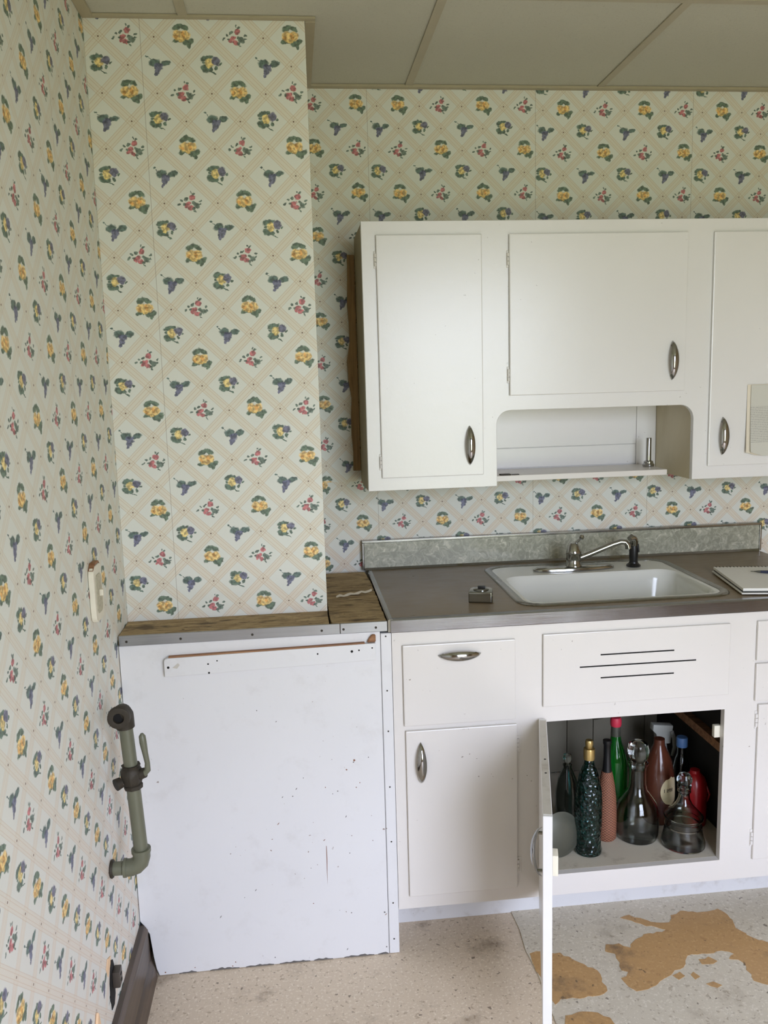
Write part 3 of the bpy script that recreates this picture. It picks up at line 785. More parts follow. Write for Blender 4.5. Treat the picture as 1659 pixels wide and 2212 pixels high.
# ================================================================== end panel under the bare ledge
ep = thing('end_panel', (0.33, -0.59, 0.0), 'large scuffed white panel closing the left end of counter run', 'panel')
pol = [(0.0405, 0.001), (0.640, 0.001), (0.640, 0.889), (0.0015, 0.889), (0.0015, 0.158), (0.010, 0.146), (0.023, 0.120), (0.029, 0.055), (0.034, 0.02)]
pan = B().prism(pol, 'y', BY, BY + .012).build('panel', 'panel_white', ep, False, 0.001, 1)
stl = B().box(0.6412, 0.668, BY - .0006, BY + .0185, 0.001, 0.8835).box(0.652, 0.668, BY + .0185, -0.473, 0.001, 0.1255).build('corner_stile', 'panel_white', ep, False, 0.0015, 1)
for z in (.866, .74, .62, .47, .33, .14, .035): disc((0.654, BY - .0013, z + random.uniform(-.01, .01)), 0.0022, 'y', -0.0008, 10).build('nail_head', 'iron', stl)
for cx_, cz_, kd, sz in [(0.5647, 0.5524, 'd', 3), (0.6013, 0.5581, 'd', 1.5), (0.4883, 0.4849, 'd', 1.5), (0.5194, 0.4723, 'd', 1.7), (0.506, 0.4658, 'd', 1.2), (0.567, 0.4785, 'd', 1.6), (0.5769, 0.4908, 'd', 1.5), (0.4331, 0.5153, 'd', 1.3), (0.4142, 0.4869, 's', 4), (0.404, 0.4676, 'd', 1.6), (0.3782, 0.4673, 's', 3), (0.3642, 0.3954, 's', 5), (0.4799, 0.3404, 's', 4), (0.5383, 0.4007, 's', 4), (0.5444, 0.2986, 'd', 1.4), (0.4427, 0.2655, 'd', 1.2), (0.2053, 0.151, 's', 5), (0.2691, 0.1992, 'd', 1.3), (0.2983, 0.2171, 's', 4), (0.4449, 0.1654, 'd', 1.5), (0.5435, 0.1293, 'd', 1.8), (0.3388, 0.0214, 'd', 1.8), (0.5293, 0.0253, 's', 4), (0.2359, 0.019, 'd', 1.6), (0.3248, 0.7029, 'd', 1.5), (0.3714, 0.6704, 's', 2.5), (0.5441, 0.529, 'd', 2.2), (0.5622, 0.5476, 'd', 2), (0.228, 0.008, 'd', 1.8), (0.0557, 0.0087, 'd', 2), (0.1314, 0.0144, 'd', 1.6), (0.6310, 0.1218, 'd', 2.4), (0.6343, 0.1156, 's', 4), (0.6336, 0.0213, 'd', 2)]:
    sz *= .001; a0 = random.uniform(.7, 1.1)
    if kd == 'd': pg_ = [(cx_ + sz * random.uniform(.6, 1.15) * math.cos(t), cz_ + sz * random.uniform(.6, 1.3) * math.sin(t)) for t in [k * .9 for k in range(7)]]
    else: pg_ = [(cx_ - sz * math.cos(a0), cz_ - sz * math.sin(a0)), (cx_ + .0008, cz_ - .0006), (cx_ + sz * math.cos(a0), cz_ + sz * math.sin(a0)), (cx_ - .0008, cz_ + .0008)]
    B().prism(pg_, 'y', BY - .0003, BY + .0002).build('paint_chip', 'chip_brown' if random.random() < .35 else 'chip_grey', pan, False)
B().prism([(.4838, .325), (.4852, .322), (.4858, .29), (.4846, .25), (.484, .215), (.4834, .25), (.4838, .29)], 'y', BY - .0003, BY + .0002).build('rust_streak', 'chip_brown', pan, False)
for x0_, x1_ in ((.09, .135), (.17, .245), (.262, .335), (.35, .43), (.44, .49), (.52, .60), (.61, .638)):
    n_ = int((x1_ - x0_) / .006); up_ = [(x0_ + (x1_ - x0_) * i / n_, .003 + random.uniform(.0005, .0055) * math.sin(math.pi * i / n_)) for i in range(n_ + 1)]
    B().prism([(x1_, .0012), (x0_, .0012)] + up_, 'y', BY - .0003, BY + .0002).build('worn_edge', 'chip_grey', pan, False)
rail_o = [(0.108, 0.8085), (0.6275, 0.8195), (0.6275, 0.8635), (0.118, 0.8560)] + [(0.112, 0.8545), (0.1085, 0.850)]
rail = B().prism(rail_o, 'y', BY - .0145, BY - .0002).build('rail', 'panel_white', ep, False, 0.002, 2)
B().prism([(0.120, .8563), (0.600, .8632), (0.600, .8655), (0.120, .8592)], 'y', BY - .0128, BY - .0005).build('raw_top', 'raw_edge', rail, False)
for x, z, r in ((.118, .833, .0032), (.214, .836, .0022), (.236, .843, .0018), (.215, .8135, .0026), (.482, .845, .0022), (.567, .846, .0034), (.585, .848, .0022), (.618, .852, .002)):
    disc((x, BY - .0147, z), r, 'y', -0.0004, 10).build('nail_hole', 'dark_hole', rail)
B().prism([(.128, .832), (.142, .843), (.146, .838), (.139, .829)], 'y', BY - .0151, BY - .0145).build('paint_scar', 'door_edge', rail, False)
B().prism([(.606, .8645), (.628, .865), (.628, .8835), (.619, .884), (.612, .876)], 'y', BY - .010, BY - .0003).build('broken_end', 'raw_edge', ep, False, 0.002, 1)
for x, z in ((.0473, .7834), (.5376, .7891)):
    B().lathe([(0, -.0035), (.0055, -.0035), (.0066, -.0055), (.0096, -.0045), (.0100, 0), (0, 0)], (x, BY - .0002, z), 24, Matrix.Rotation(math.radians(-90), 3, 'X') @ Matrix.Scale(-1, 3, (0, 0, 1))).build('plug', 'panel_white', ep)

# ================================================================== bare wooden ledge left of the counter
lg = thing('bare_counter_ledge', (0.33, -0.53, 0.89), 'stripped brown wood ledge with metal strip below papered chimney', 'counter')
bx(0.001, 0.5145, -0.5985, -0.4635, 0.8915, 0.9135).build('ledge_board', 'bare_wood', lg, False, 0.0015, 1)
rb = [(0.518, -0.030), (0.650, -0.030), (0.657, -0.20), (0.6565, -0.585), (0.645, -0.593), (0.54, -0.5955), (0.523, -0.585), (0.519, -0.54)]
B().prism(rough_poly(rb, 0.0012), 'z', 0.8915, 0.9150).build('ledge_board', 'bare_wood', lg, False)
bx(0.519, 0.655, -0.595, -0.03, 0.8895, 0.8912).build('under_board', 'unlit_inside', lg, False)
# torn strip of old lining on the board
tr_ = []
for i in range(11):
    t = i / 10; x = 0.545 + 0.105 * t; y = -0.33 + 0.05 * t + 0.008 * math.sin(i * 2.1); w = 0.010 + 0.008 * abs(math.sin(i * 1.3))
    tr_.append([Vector((x, y - w, 0.9155 + 0.002 * abs(math.sin(i)))), Vector((x, y, 0.918 + 0.002 * abs(math.sin(i * 1.7)))), Vector((x, y + w * .5, 0.9155))])
B().grid(tr_).build('torn_lining', 'aged_paper', lg)
for x0, x1 in ((0.004, 0.5400), (0.5412, 0.6585)):
    st = bx(x0, x1, -0.6035, -0.5990, 0.8905, 0.9165).build('metal_strip', 'strip_metal', lg, False, 0.0008, 1)
    for sx in (.022, .151, .3242, .4946, .5486, .6295):
        if x0 < sx < x1: disc((sx, -0.6036, 0.9015), 0.0036, 'y', -0.0012, 12).build('screw', 'iron', st)
    if x0 < .1: pass

# ================================================================== counter with sink
ZT = 0.9185
ct = thing('counter_top', (1.3, -0.3, 0.884), 'brown laminate counter top with metal edging and grey backsplash', 'counter')
SX0, SX1, SY0, SY1 = 1.030, 1.590, -0.540, -0.085       # sink cut-out
tp = B().box(0.6665, SX0, -0.597, -0.0005, .8845, ZT).box(SX1, 1.966, -0.597, -0.0005, .8845, ZT)
tp.box(SX0, SX1, -0.597, SY0, .8845, ZT).box(SX0, SX1, SY1, -0.0005, .8845, ZT)
tp.build('laminate_top', 'laminate', ct, False)
fe = B().prism([(-0.5972, ZT), (-0.5972, .8855), (-0.6035, .8850), (-0.6045, .8865), (-0.6045, .9160), (-0.6025, .9192), (-0.5890, .9200), (-0.5890, ZT + .0001)], 'x', 0.667, 1.9655)
fe.build('front_edge', 'edge_metal', ct, False)
ee = B().prism([(0.6600, .8875), (0.6663, .8875), (0.6663, ZT), (0.6720, ZT), (0.6720, .9198), (0.6630, .9198), (0.6600, .9170)], 'y', -0.6035, -0.03)
ee.build('end_edge', 'rim_metal', ct, False)
bs = B().box(0.652, 1.968, -0.020, -0.0008, ZT + .0004, 1.004).build('backsplash', 'ice', ct, False)
B().box(0.645, 1.975, -0.0235, -0.0008, 1.0045, 1.0120).build('top_trim', 'rim_metal', bs, False, 0.0015, 2)
B().box(0.645, 0.6515, -0.0235, -0.0008, ZT + .0006, 1.004).build('end_trim', 'rim_metal', bs, False, 0.0015, 2)
B().box(1.9685, 1.975, -0.0235, -0.0008, ZT + .0006, 1.004).build('end_trim', 'rim_metal', bs, False, 0.0015, 2)
B().prism([(-0.0205, ZT + .0004), (-0.028, ZT + .0004), (-0.022, ZT + .0065), (-0.0205, ZT + .0065)], 'x', 0.653, 1.967).build('cove_trim', 'chrome', bs, False)

sk = thing('kitchen_sink', (1.31, -0.31, 0.735), 'white enamel kitchen sink in a metal rim', 'sink')
def ring(outer, inner, z):
    n = len(outer); return outer, inner
RO = rrect(1.014, 1.606, -0.5555, -0.070, 0.062); RI = rrect(1.036, 1.584, -0.534, -0.092, 0.046)
b = B(); n = len(RO)
lv = [[(x, y, ZT + .0006) for x, y in RO], [(x + (xi - x) * .12, y + (yi - y) * .12, ZT + .0034) for (x, y), (xi, yi) in zip(RO, RI)],
      [(x + (xi - x) * .55, y + (yi - y) * .55, ZT + .0046) for (x, y), (xi, yi) in zip(RO, RI)], [(x, y, ZT + .0024) for x, y in RI], [(x, y, ZT - .004) for x, y in RI]]
for a, c in zip(lv[:-1], lv[1:]):
    b.add(a + c, [(i, (i + 1) % n, (i + 1) % n + n, i + n) for i in range(n)])
b.build('rim', 'rim_metal', sk)
b = B()
D0 = rrect(1.0365, 1.5835, -0.5335, -0.0925, 0.0455)
prof = [((1.0365, 1.5835, -.5335, -.0925, .0455), ZT + .0016), ((1.040, 1.580, -.530, -.098, .044), ZT + .0022), ((1.048, 1.572, -.523, -.216, .050), ZT + .0012),
        ((1.053, 1.567, -.518, -.222, .052), ZT - .006), ((1.058, 1.562, -.513, -.228, .055), ZT - .03), ((1.066, 1.554, -.505, -.236, .060), ZT - .13),
        ((1.085, 1.535, -.487, -.254, .066), ZT - .163), ((1.13, 1.49, -.45, -.29, .06), ZT - .174), ((1.27, 1.35, -.41, -.33, .035), ZT - .178)]
rings = [[(x, y, z) for x, y in rrect(*a)] for a, z in prof]
n = len(rings[0])
for a, c in zip(rings[:-1], rings[1:]): b.add(a + c, [(i, (i + 1) % n, (i + 1) % n + n, i + n) for i in range(n)])
b.add(rings[-1], [tuple(range(n))])
b.build('basin', 'porcelain', sk)
B().lathe([(0, .001), (.030, .001), (.036, .003), (.038, .001), (.038, 0), (0, 0)], (1.31, -.37, ZT - .1775), 28).build('drain_strainer', 'chrome', sk)

# faucet
fz = ZT + .003
fc = thing('faucet', (1.285, -0.165, fz), 'single lever chrome faucet with swung spout on the sink', 'faucet')
pts = []
for i in range(41):
    a = 2 * math.pi * i / 40; pts.append((1.285 + 0.128 * math.copysign(abs(math.cos(a)) ** 1.15, math.cos(a)), -0.165 + 0.031 * math.copysign(abs(math.sin(a)) ** 0.9, math.sin(a))))
pts = pts[:-1]; n = len(pts); b = B()
lv = [(1.0, 0.0), (1.0, .004), (.94, .0085), (.75, .0115), (.0, .0125)]
rings = [[(1.285 + (x - 1.285) * k, -0.165 + (y + 0.165) * k, fz + h) for x, y in pts] for k, h in lv]
for a, c in zip(rings[:-1], rings[1:]): b.add(a + c, [(i, (i + 1) % n, (i + 1) % n + n, i + n) for i in range(n)])
b.build('deck_plate', 'chrome', fc)
B().lathe([(0, .008), (.0255, .008), (.0255, .014), (.0225, .018), (.0220, .046), (.0235, .048), (.0235, .054), (.021, .060), (.0175, .072), (.011, .081), (0, .084)], (1.285, -0.165, fz), 30).build('body', 'chrome', fc)
lev = B().tube([(1.287, -0.165, fz + .074), (1.293, -0.168, fz + .084), (1.303, -0.175, fz + .096)], [.0052, .0042, .0038], 12).build('lever', 'chrome', fc)
B().lathe([(0, -.0085), (.005, -.007), (.0085, 0), (.005, .007), (0, .0085)], (1.306, -0.177, fz + .101), 18).build('lever_knob', 'chrome', lev)
B().tube([(1.300, -0.166, fz + .033), (1.330, -0.170, fz + .044), (1.37, -0.174, fz + .060), (1.405, -0.178, fz + .074), (1.428, -0.181, fz + .081), (1.442, -.183, fz + .080), (1.449, -.184, fz + .071), (1.451, -.184, fz + .060)],
         [.0095, .0092, .0088, .0085, .0085, .0086, .009, .0095], 16).build('spout', 'chrome', fc)
sp = thing('side_sprayer', (1.476, -0.165, fz), 'black side sprayer with chrome head at right of faucet', 'sprayer')
B().lathe([(0, 0), (.021, 0), (.022, .003), (.018, .007), (.014, .010), (.013, .014), (0, .014)], (1.476, -0.165, fz), 24).build('escutcheon', 'black', sp)
B().lathe([(0, .012), (.0125, .012), (.0135, .03), (.014, .05), (.0125, .066), (0, .066)], (1.476, -0.165, fz), 24).build('grip', 'black', sp)
B().tube([(1.476, -0.165, fz + .064), (1.476, -0.166, fz + .078), (1.472, -0.169, fz + .087), (1.464, -0.174, fz + .090), (1.457, -.177, fz + .087)], [.0125, .0135, .0135, .012, .009], 18).build('spray_head', 'chrome', sp)
bt_ = B().tube([(1.4855, -0.172, fz + .07), (1.488, -0.176, fz + .045)], [.004, .003], 8).build('trigger', 'black', sp)

# tape measure
tm = thing('tape_measure', (0.925, -0.465, ZT), 'small chrome tape measure case lying on the counter', 'tape measure')
Rt = Matrix.Translation((0.9285, -0.462, ZT + .0003)) @ Matrix.Rotation(math.radians(-17), 4, 'Z')
ol = [(-.031, -.030), (.031, -.030)] + arc(.011, .012, .020, 0, 90, 6) + arc(-.011, .012, .020, 90, 180, 6)
B().prism(ol, 'z', 0.0, 0.029).xf(Rt).build('case', 'worn_chrome', tm, True, 0.003, 3)
B().prism([(-.0285, -.0308), (.0285, -.0308), (.0285, -.0302), (-.0285, -.0302)], 'z', .004, .0245).xf(Rt).build('face_band', 'chrome', tm, False)
B().lathe([(0, .0288), (.021, .0288), (.021, .031), (.019, .0325), (0, .0328)], (0, .002, 0), 28).xf(Rt).build('cap_disc', 'worn_chrome', tm)
bx(-.009, .012, .000, .011, .0325, .0385).xf(Rt).build('lock_button', 'black', tm, True, 0.0015, 2)
bx(.0302, .0335, -.0295, -.0225, 0.001, .020).xf(Rt).build('end_hook', 'chrome', tm, False, 0.0006, 1)

# notepad and pen
npd = thing('spiral_notepad', (1.72, -0.40, ZT), 'white spiral notepad lying at the right end of counter', 'notepad')
na = math.atan2(-0.262, -0.050) + math.pi / 2
Rn = Matrix.Translation((1.668, -0.296, ZT + .0034)) @ Matrix.Rotation(na, 4, 'Z')
bx(-.004, .196, -.268, .000, 0.0, .0030).xf(Rn).build('back_cover', 'paper', npd, False)
bx(.001, .194, -.262, -.004, .0032, .0075).xf(Rn).build('cardboard', 'black', npd, False)
bx(.000, .196, -.264, -.001, .0077, .0150).xf(Rn).build('page_block', 'paper', npd, False, 0.0006, 1)
for i in range(19):
    x = .007 + i * .0101
    cpts = [(x, -.004 + .0085 * math.cos(t), .0075 + .0095 * math.sin(t)) for t in [2 * math.pi * k / 10 for k in range(10)]]
    B().tube(cpts + [cpts[0]], .0008, 6, False).xf(Rn).build('spiral_ring', 'iron', npd)
pn = thing('pen', (1.80, -0.40, ZT + .0178), 'dark navy ballpoint pen lying on the spiral notepad', 'pen')
Rp = Matrix.Translation((1.741, -0.398, ZT + .0234)) @ Matrix.Rotation(math.radians(-24), 4, 'Z') @ Matrix.Rotation(math.radians(90), 4, 'Y')
B().lathe([(0, .012), (.0036, .014), (.0042, .03), (.0042, .138), (.003, .143), (0, .143)], (0, 0, 0), 14).xf(Rp).build('barrel', 'navy', pn)
B().lathe([(0, -.012), (.0008, -.012), (.0012, -.004), (.0032, .008), (.0036, .0138), (0, .0138)], (0, 0, 0), 14).xf(Rp).build('tip', 'sprung', pn)

# ================================================================== things on the left wall
sw = thing('switch_plate', (0.0, -0.79, 1.01), 'ivory switch plate with floral inset on the left wall', 'switch plate')
pl_o = rrect(-0.833, -0.757, 1.0115, 1.1345, 0.020, 6)
B().prism(pl_o, 'x', 0.0006, 0.0125).build('plate', 'ivory', sw, False, 0.003, 3)
B().prism(rrect(-0.818, -0.772, 1.030, 1.114, 0.012, 5), 'x', 0.0128, 0.0138).build('inset', 'floral_inset', sw, False)
B().prism([(-0.829, 1.127), (-0.812, 1.1365), (-0.778, 1.1365), (-0.762, 1.127), (-.778, 1.1405), (-.812, 1.1405)], 'x', 0.0008, 0.0118).build('brown_top', 'raw_edge', sw, False)
bx(0.0139, 0.022, -0.798, -0.790, 1.066, 1.080).build('toggle', 'ivory', sw, True, 0.001, 2)

gp = thing('gas_pipe', (0.03, -0.84, 0.44), 'grey-green gas pipe with shut-off lever sticking out of left wall', 'pipe')
xl, xt, yy = 0.0690, 0.0545, -0.84
B().lathe([(0, 0), (.019, 0), (.0205, .002), (.0205, .004), (.019, .006), (0, .006)], (0.0004, yy, .452), 20, Matrix.Rotation(math.radians(90), 3, 'Y')).build('wall_collar', 'iron', gp)
B().tube([(0.004, yy, .452), (0.036, yy, .452)], .0150, 20).build('wall_stub', 'pipe', gp)
el = B().tube([(0.032, yy, .452), (0.046, yy, .4525), (0.057, yy, .4565), (0.0655, yy, .4645), (0.0692, yy, .476), (0.0690, yy, .492)], [.0195, .0192, .0196, .0196, .0192, .0195], 22).build('lower_elbow', 'pipe', gp)
B().tube([(0.029, yy, .452), (0.035, yy, .452)], .0210, 22).build('elbow_bead', 'pipe', el)
B().tube([(0.0690, yy, .488), (0.0690, yy, .496)], .0212, 22).build('elbow_bead', 'pipe', el)
B().tube([(xl, yy, .490), (0.0625, yy, .646)], .0152, 22).build('lower_pipe', 'pipe', gp)
vv = B().tube([(0.0628, yy, .640), (0.0628, yy, .648), (0.0622, yy, .650), (0.0618, yy, .664), (0.0612, yy, .680), (0.0610, yy, .688), (0.0608, yy, .694)], [.0205, .0212, .019, .0245, .0245, .019, .0212], 8).build('valve_body', 'iron', gp)
B().tube([(0.040, yy - .012, .660), (0.030, yy - .020, .658)], [.012, .0135], 12).build('valve_nut', 'iron', vv)
B().tube([(0.078, yy - .004, .672), (0.092, yy - .006, .676)], [.013, .011], 12).build('valve_stem', 'iron', vv)
B().tube([(0.088, yy - .008, .674), (0.098, yy - .010, .684), (0.0985, yy - .010, .700), (0.0955, yy - .010, .722), (0.0925, yy - .010, .748), (0.0915, yy - .010, .762), (0.0915, yy - .010, .768)],
         [.0075, .0070, .0056, .0062, .0078, .0072, .003], 12).build('lever_handle', 'pipe', vv)
B().tube([(0.0608, yy, .690), (xt + .0015, yy, .786)], .0148, 22).build('upper_pipe', 'pipe', gp)
ue = B().tube([(0.0560, yy, .780), (0.0553, yy, .796), (0.0545, yy - .003, .808), (0.0535, yy - .012, .8165), (0.0520, yy - .024, .818), (0.0510, yy - .032, .817)], [.0195, .0200, .0212, .0215, .0205, .0205], 22).build('upper_elbow', 'iron', gp)
mouth = Matrix.Translation((0.0508, yy - .032, .8168)) @ Matrix.Rotation(math.radians(92), 4, 'X') @ Matrix.Rotation(math.radians(4), 4, 'Y')
B().lathe([(.0115, -.006), (.0115, .0085), (.0185, .0095), (.0232, .0085), (.0238, .004), (.0238, -.004), (.0215, -.006), (.0115, -.006)], (0, 0, 0), 26).xf(mouth).build('mouth_bead', 'iron', ue)
B().lathe([(0, .001), (.0116, .001), (.0116, -.001), (0, -.001)], (0, 0, 0), 20).xf(mouth).build('mouth_hole', 'dark_hole', ue)

ot = thing('broken_outlet', (0.0, -0.91, 0.175), 'broken dark outlet in a torn hole low on left wall', 'outlet')
hole = [(-.928, .175), (-.905, .170), (-.893, .186), (-.886, .215), (-.884, .245), (-.893, .268), (-.908, .278), (-.919, .262), (-.931, .240), (-.936, .205)]
B().prism(rough_poly(hole, .0015), 'x', 0.0004, 0.0016).build('hole', 'dark_hole', ot, False)
bx(0.0018, 0.018, -.912, -.884, .212, .250).build('receptacle', 'outlet_brown', ot, True, 0.003, 2)
for z in (.224, .238): bx(0.0181, 0.0188, -.903, -.893, z - .0015, z + .0015).build('slot', 'dark_hole', ot, False)
B().prism([(-.940, .262), (-.915, .276), (-.910, .290), (-.935, .300), (-.950, .285)], 'x', 0.0005, 0.002).build('torn_edge', 'splinter', ot, False)
spn = B().prism([(-1.075, .190), (-1.045, .190), (-1.040, .235), (-1.047, .262), (-1.052, .268), (-1.062, .255), (-1.070, .24)], 'x', 0.0008, 0.006)
spn.build('wood_splinter', 'splinter', None, False, 0.001, 1, 'bare pale wood sliver stuck to left wall near floor', 'wood sliver')

# ================================================================== under the sink
FZ = 0.1864
def lathe_obj(name, prof, c, mat, parent, seg=36): return B().lathe(prof, c, seg).build(name, mat, parent)
def hollow(prof, t=0.0026, floor_t=0.006):
    # outer profile (r, z) from base centre up to the mouth -> closed double wall
    outer = [(0, 0)] + prof
    inner = [(max(0.002, r - t), max(floor_t, z)) for r, z in prof]
    inner = [q for i, q in enumerate(inner) if i == 0 or q[1] >= inner[i - 1][1]]
    return outer + list(reversed(inner)) + [(0, floor_t)]
def at(x, y): return (x, y, FZ)
# teal bottle with a gold cap
o = thing('teal_bottle', at(1.2185, -.503), 'tall dimpled teal glass bottle with gold cap by open door', 'bottle')
lathe_obj('glass', hollow([(.030, 0), (.0365, .004), (.0375, .012), (.0345, .03), (.0350, .06), (.0372, .10), (.0375, .15), (.0350, .19), (.0290, .222), (.0205, .248), (.0140, .262), (.0125, .275), (.0130, .288)]), at(1.2185, -.503), 'g_teal', o)
lathe_obj('collar', [(0, .276), (.0150, .276), (.0158, .280), (.0158, .304), (.0150, .307), (0, .307)], at(1.2185, -.503), 'brass', o)
lathe_obj('cap', [(0, .308), (.0085, .308), (.0095, .312), (.0112, .319), (.0112, .326), (.0095, .331), (0, .332)], at(1.2185, -.503), 'brass', o)
# clear decanter with stopper
dc = (1.3835, -.446)
o = thing('glass_decanter', at(*dc), 'clear round decanter with tall neck and glass stopper in cabinet', 'decanter')
lathe_obj('glass', hollow([(.048, 0), (.056, .004), (.0605, .018), (.0612, .05), (.0600, .082), (.0530, .108), (.0380, .130), (.0270, .146), (.0235, .165), (.0230, .200), (.0250, .216), (.0285, .222), (.0285, .228), (.0250, .232)], .003), at(*dc), 'g_clear', o)
lathe_obj('stopper', [(0, .206), (.0180, .206), (.0195, .232), (.0250, .236), (.0300, .246), (.0310, .268), (.0270, .283), (.0150, .291), (0, .292)], at(*dc), 'g_clear', o, 10)
# ship's decanter
sd = (1.4945, -.506)
o = thing('ship_decanter', at(*sd), 'clear bell-shaped decanter with ball stopper at right of opening', 'decanter')
lathe_obj('glass', hollow([(.052, 0), (.0600, .004), (.0610, .012), (.0560, .03), (.0500, .058), (.0480, .076), (.0535, .082), (.0540, .088), (.0400, .104), (.0240, .122), (.0160, .140), (.0145, .156), (.0185, .160), (.0185, .166), (.0155, .169)], .003), at(*sd), 'g_clear', o)
lathe_obj('silver_band', [(.0486, .058), (.0510, .058), (.0510, .062), (.0486, .062), (.0486, .058)], at(*sd), 'worn_chrome', o)
lathe_obj('stopper', [(0, .150), (.0105, .150), (.0120, .170), (.0190, .173), (.0195, .179), (.0155, .183), (.0205, .190), (.0210, .200), (.0150, .211), (0, .214)], at(*sd), 'g_smoke', o)
# green bottle, red cap
gb = (1.3600, -.335)
o = thing('green_bottle', at(*gb), 'green glass bottle with round red cap', 'bottle')
lathe_obj('glass', hollow([(.030, 0), (.0345, .004), (.0355, .015), (.0355, .165), (.0340, .190), (.0260, .220), (.0170, .245), (.0140, .262), (.0130, .292)], .002), at(*gb), 'g_green', o)
lathe_obj('neck_foil', [(0, .262), (.0146, .262), (.0136, .292), (0, .292)], at(*gb), 'sprung', o)
lathe_obj('cap', [(0, .2925), (.0150, .2925), (.0165, .298), (.0165, .312), (.0140, .319), (0, .321)], at(*gb), 'red_cap', o)
# wicker covered bottle
wk = (1.2940, -.4400)
o = thing('wicker_bottle', at(*wk), 'slim bottle wrapped in reddish wicker with dark neck', 'bottle')
lathe_obj('wicker_cover', [(0, 0), (.024, 0), (.0285, .006), (.0290, .04), (.0285, .09), (.0265, .13), (.0225, .165), (.0170, .195), (.0145, .205), (0, .205)], at(*wk), 'wicker', o)
lathe_obj('neck', [(0, .2052), (.0135, .2052), (.0115, .225), (.0100, .25), (.0100, .285), (.0120, .288), (.0120, .298), (0, .300)], at(*wk), 'black', o)
# brown jug with cream label
bj = (1.4830, -.362)
o = thing('brown_jug', at(*bj), 'dark brown jug with round cream label behind bell-shaped decanter', 'jug')
lathe_obj('body', [(0, 0), (.040, 0), (.0445, .005), (.0465, .03), (.0470, .10), (.0450, .15), (.0370, .19), (.0240, .22), (.0165, .238), (.0160, .255), (0, .256)], at(*bj), 'g_brown', o)
rows = []
for i in range(13):
    t = -1 + 2 * i / 12; row = []
    for j in range(13):
        s_ = -1 + 2 * j / 12; w = math.sqrt(max(0, 1 - t * t)); a = math.radians(-62 + 44 * s_ * w); z = .108 + .044 * t
        rr = .0470 - max(0, (z - .10)) * .05 + .0007
        row.append(Vector((bj[0] + rr * math.cos(a), bj[1] + rr * math.sin(a), FZ + z)))
    rows.append(row)
lb = B().grid(rows).build('label_paper', 'label', o)
def on_jug(a, z, da, dz, k=.0010):
    rr = .0470 - max(0, (z - .10)) * .05 + k; q = []
    for aa, zz in ((a - da, z - dz), (a + da, z - dz), (a + da, z + dz), (a - da, z + dz)):
        q.append(Vector((bj[0] + rr * math.cos(math.radians(aa)), bj[1] + rr * math.sin(math.radians(aa)), FZ + zz)))
    return q
lt = B()
for a in (-92, -81.5, -78, -71, -67, -62, -58): lt.add(on_jug(a, .112, 1.1, .0055), [(0, 1, 2, 3)])
for a, z in ((-75, .1135), (-64, .112), (-71, .1165)): lt.add(on_jug(a, z, 3.4, .0010), [(0, 1, 2, 3)])
lt.build('label_lettering', 'ink', lb, False)
# red flask and blue-capped bottle on the right
rf = (1.5780, -.400)
o = thing('red_flask', at(*rf), 'shiny red plastic flask at back right of cabinet', 'flask')
lathe_obj('body', [(0, 0), (.030, 0), (.0345, .004), (.0360, .02), (.0360, .08), (.0375, .105), (.0345, .132), (.0260, .150), (.0150, .160), (.0140, .168), (0, .169)], at(*rf), 'red_plastic', o)
B().tube([(rf[0] + .030, rf[1] - .018, FZ + .075), (rf[0] + .033, rf[1] - .026, FZ + .10), (rf[0] + .026, rf[1] - .022, FZ + .125)], .003, 8).build('handle', 'red_plastic', o)
bc = (1.5740, -.320)
o = thing('blue_capped_bottle', at(*bc), 'small clear bottle with blue cap behind red flask', 'bottle')
lathe_obj('glass', hollow([(.020, 0), (.0235, .004), (.0235, .14), (.0190, .165), (.0135, .180), (.0130, .205)], .002), at(*bc), 'g_smoke', o)
lathe_obj('cap', [(0, .2055), (.0160, .2055), (.0165, .208), (.0165, .232), (.0150, .235), (0, .235)], at(*bc), 'blue_cap', o)
# clear bottle with a ball stopper
cb_ = (1.2000, -.372)
o = thing('ball_stopper_bottle', at(*cb_), 'dusty clear bottle with ball stopper at back left of cabinet', 'bottle')
lathe_obj('glass', hollow([(.030, 0), (.0345, .004), (.0350, .06), (.0340, .12), (.0270, .155), (.0170, .180), (.0120, .192), (.0130, .200)], .0024), at(*cb_), 'g_smoke', o)
lathe_obj('stopper', [(0, .190), (.0085, .190), (.0095, .2025), (.0070, .206), (.0115, .212), (.0135, .221), (.0110, .231), (0, .235)], at(*cb_), 'g_clear', o)
# grey lid leaning behind the open door
Rl = Matrix.Translation((1.134, -.512, FZ + .0635)) @ Matrix.Rotation(math.radians(14), 4, 'Z') @ Matrix.Rotation(math.radians(82), 4, 'X')
o = thing('pot_lid', at(1.134, -.512), 'round dull grey pot lid standing on edge behind open door', 'lid')
B().lathe([(0, .014), (.03, .012), (.050, .006), (.058, .001), (.0635, 0), (.0635, -.002), (.058, -.0015), (.050, .003), (.03, .009), (0, .011)], (0, 0, 0), 40).xf(Rl).build('disc', 'sprung', o)
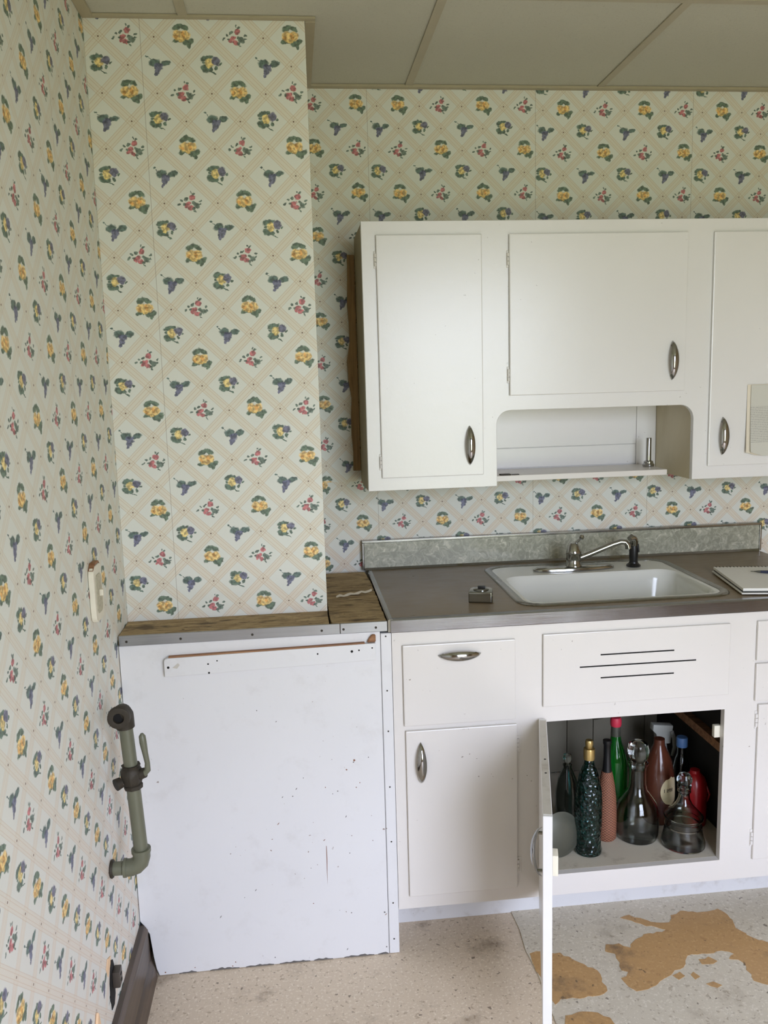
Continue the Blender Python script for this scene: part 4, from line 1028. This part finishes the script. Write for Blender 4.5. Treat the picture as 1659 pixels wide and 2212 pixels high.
# spray bottle behind the jug
sb = (1.5500, -.235)
o = thing('spray_bottle', at(*sb), 'pale plastic spray bottle with trigger head behind brown jug', 'spray bottle')
lathe_obj('body', [(0, 0), (.030, 0), (.034, .004), (.034, .10), (.030, .13), (.016, .162), (.014, .180), (0, .1815)], at(*sb), 'bone', o)
B().prism([(sb[0] - .020, FZ + .182), (sb[0] + .022, FZ + .182), (sb[0] + .026, FZ + .21), (sb[0] + .030, FZ + .24), (sb[0] - .034, FZ + .247), (sb[0] - .036, FZ + .227), (sb[0] - .024, FZ + .215)], 'y', sb[1] - .013, sb[1] + .013).build('spray_head', 'bone', o, True, 0.003, 2)
B().tube([(sb[0] + .024, sb[1] - .014, FZ + .223), (sb[0] + .032, sb[1] - .016, FZ + .200), (sb[0] + .034, sb[1] - .016, FZ + .170), (sb[0] + .026, sb[1] - .016, FZ + .143)], [.006, .0065, .006, .004], 10).build('trigger', 'bone', o)
# plumbing
o = thing('sink_drain', (1.31, -.37, .45), 'dull metal drain trap hanging under the sink', 'drain')
B().tube([(1.31, -.37, .7405), (1.31, -.37, .60)], .019, 18).build('tailpiece', 'copper', o)
tp_ = [(1.31, -.37, .605), (1.31, -.365, .56), (1.307, -.35, .530), (1.30, -.325, .517), (1.292, -.300, .527), (1.287, -.285, .555), (1.285, -.270, .577), (1.284, -.235, .586), (1.283, -.03, .592)]
B().tube(tp_, .0195, 18).build('trap', 'copper', o)
B().tube([(1.31, -.37, .622), (1.31, -.37, .596)], .0255, 8).build('slip_nut', 'copper', o)
B().tube([(1.285, -.279, .562), (1.2845, -.262, .582)], .0255, 8).build('slip_nut', 'copper', o)
o = thing('supply_pipe', (1.37, -.16, .30), 'thin chrome water supply pipe behind green bottle', 'pipe')
B().tube([(1.372, -.16, .74), (1.372, -.16, .50), (1.372, -.15, .47), (1.372, -.10, .455), (1.372, -.024, .455)], .0075, 12).build('pipe', 'worn_chrome', o)
B().tube([(1.372, -.16, .605), (1.372, -.16, .575)], .0150, 8).build('coupling', 'copper', o)
hp = [(1.476, -.165, .74)]
for i in range(19):
    a = math.radians(-5 - 170 * i / 18); hp.append((1.415 + .062 * math.cos(a), -.185 - .02 * i / 18, .600 + .085 * math.sin(a)))
hp.append((1.352, -.205, .66)); hp.append((1.345, -.20, .74))
B().tube(hp, .0062, 10).build('spray_hose', 'hose', None, True, label='grey looped sprayer hose hanging under the sink', cat='hose')
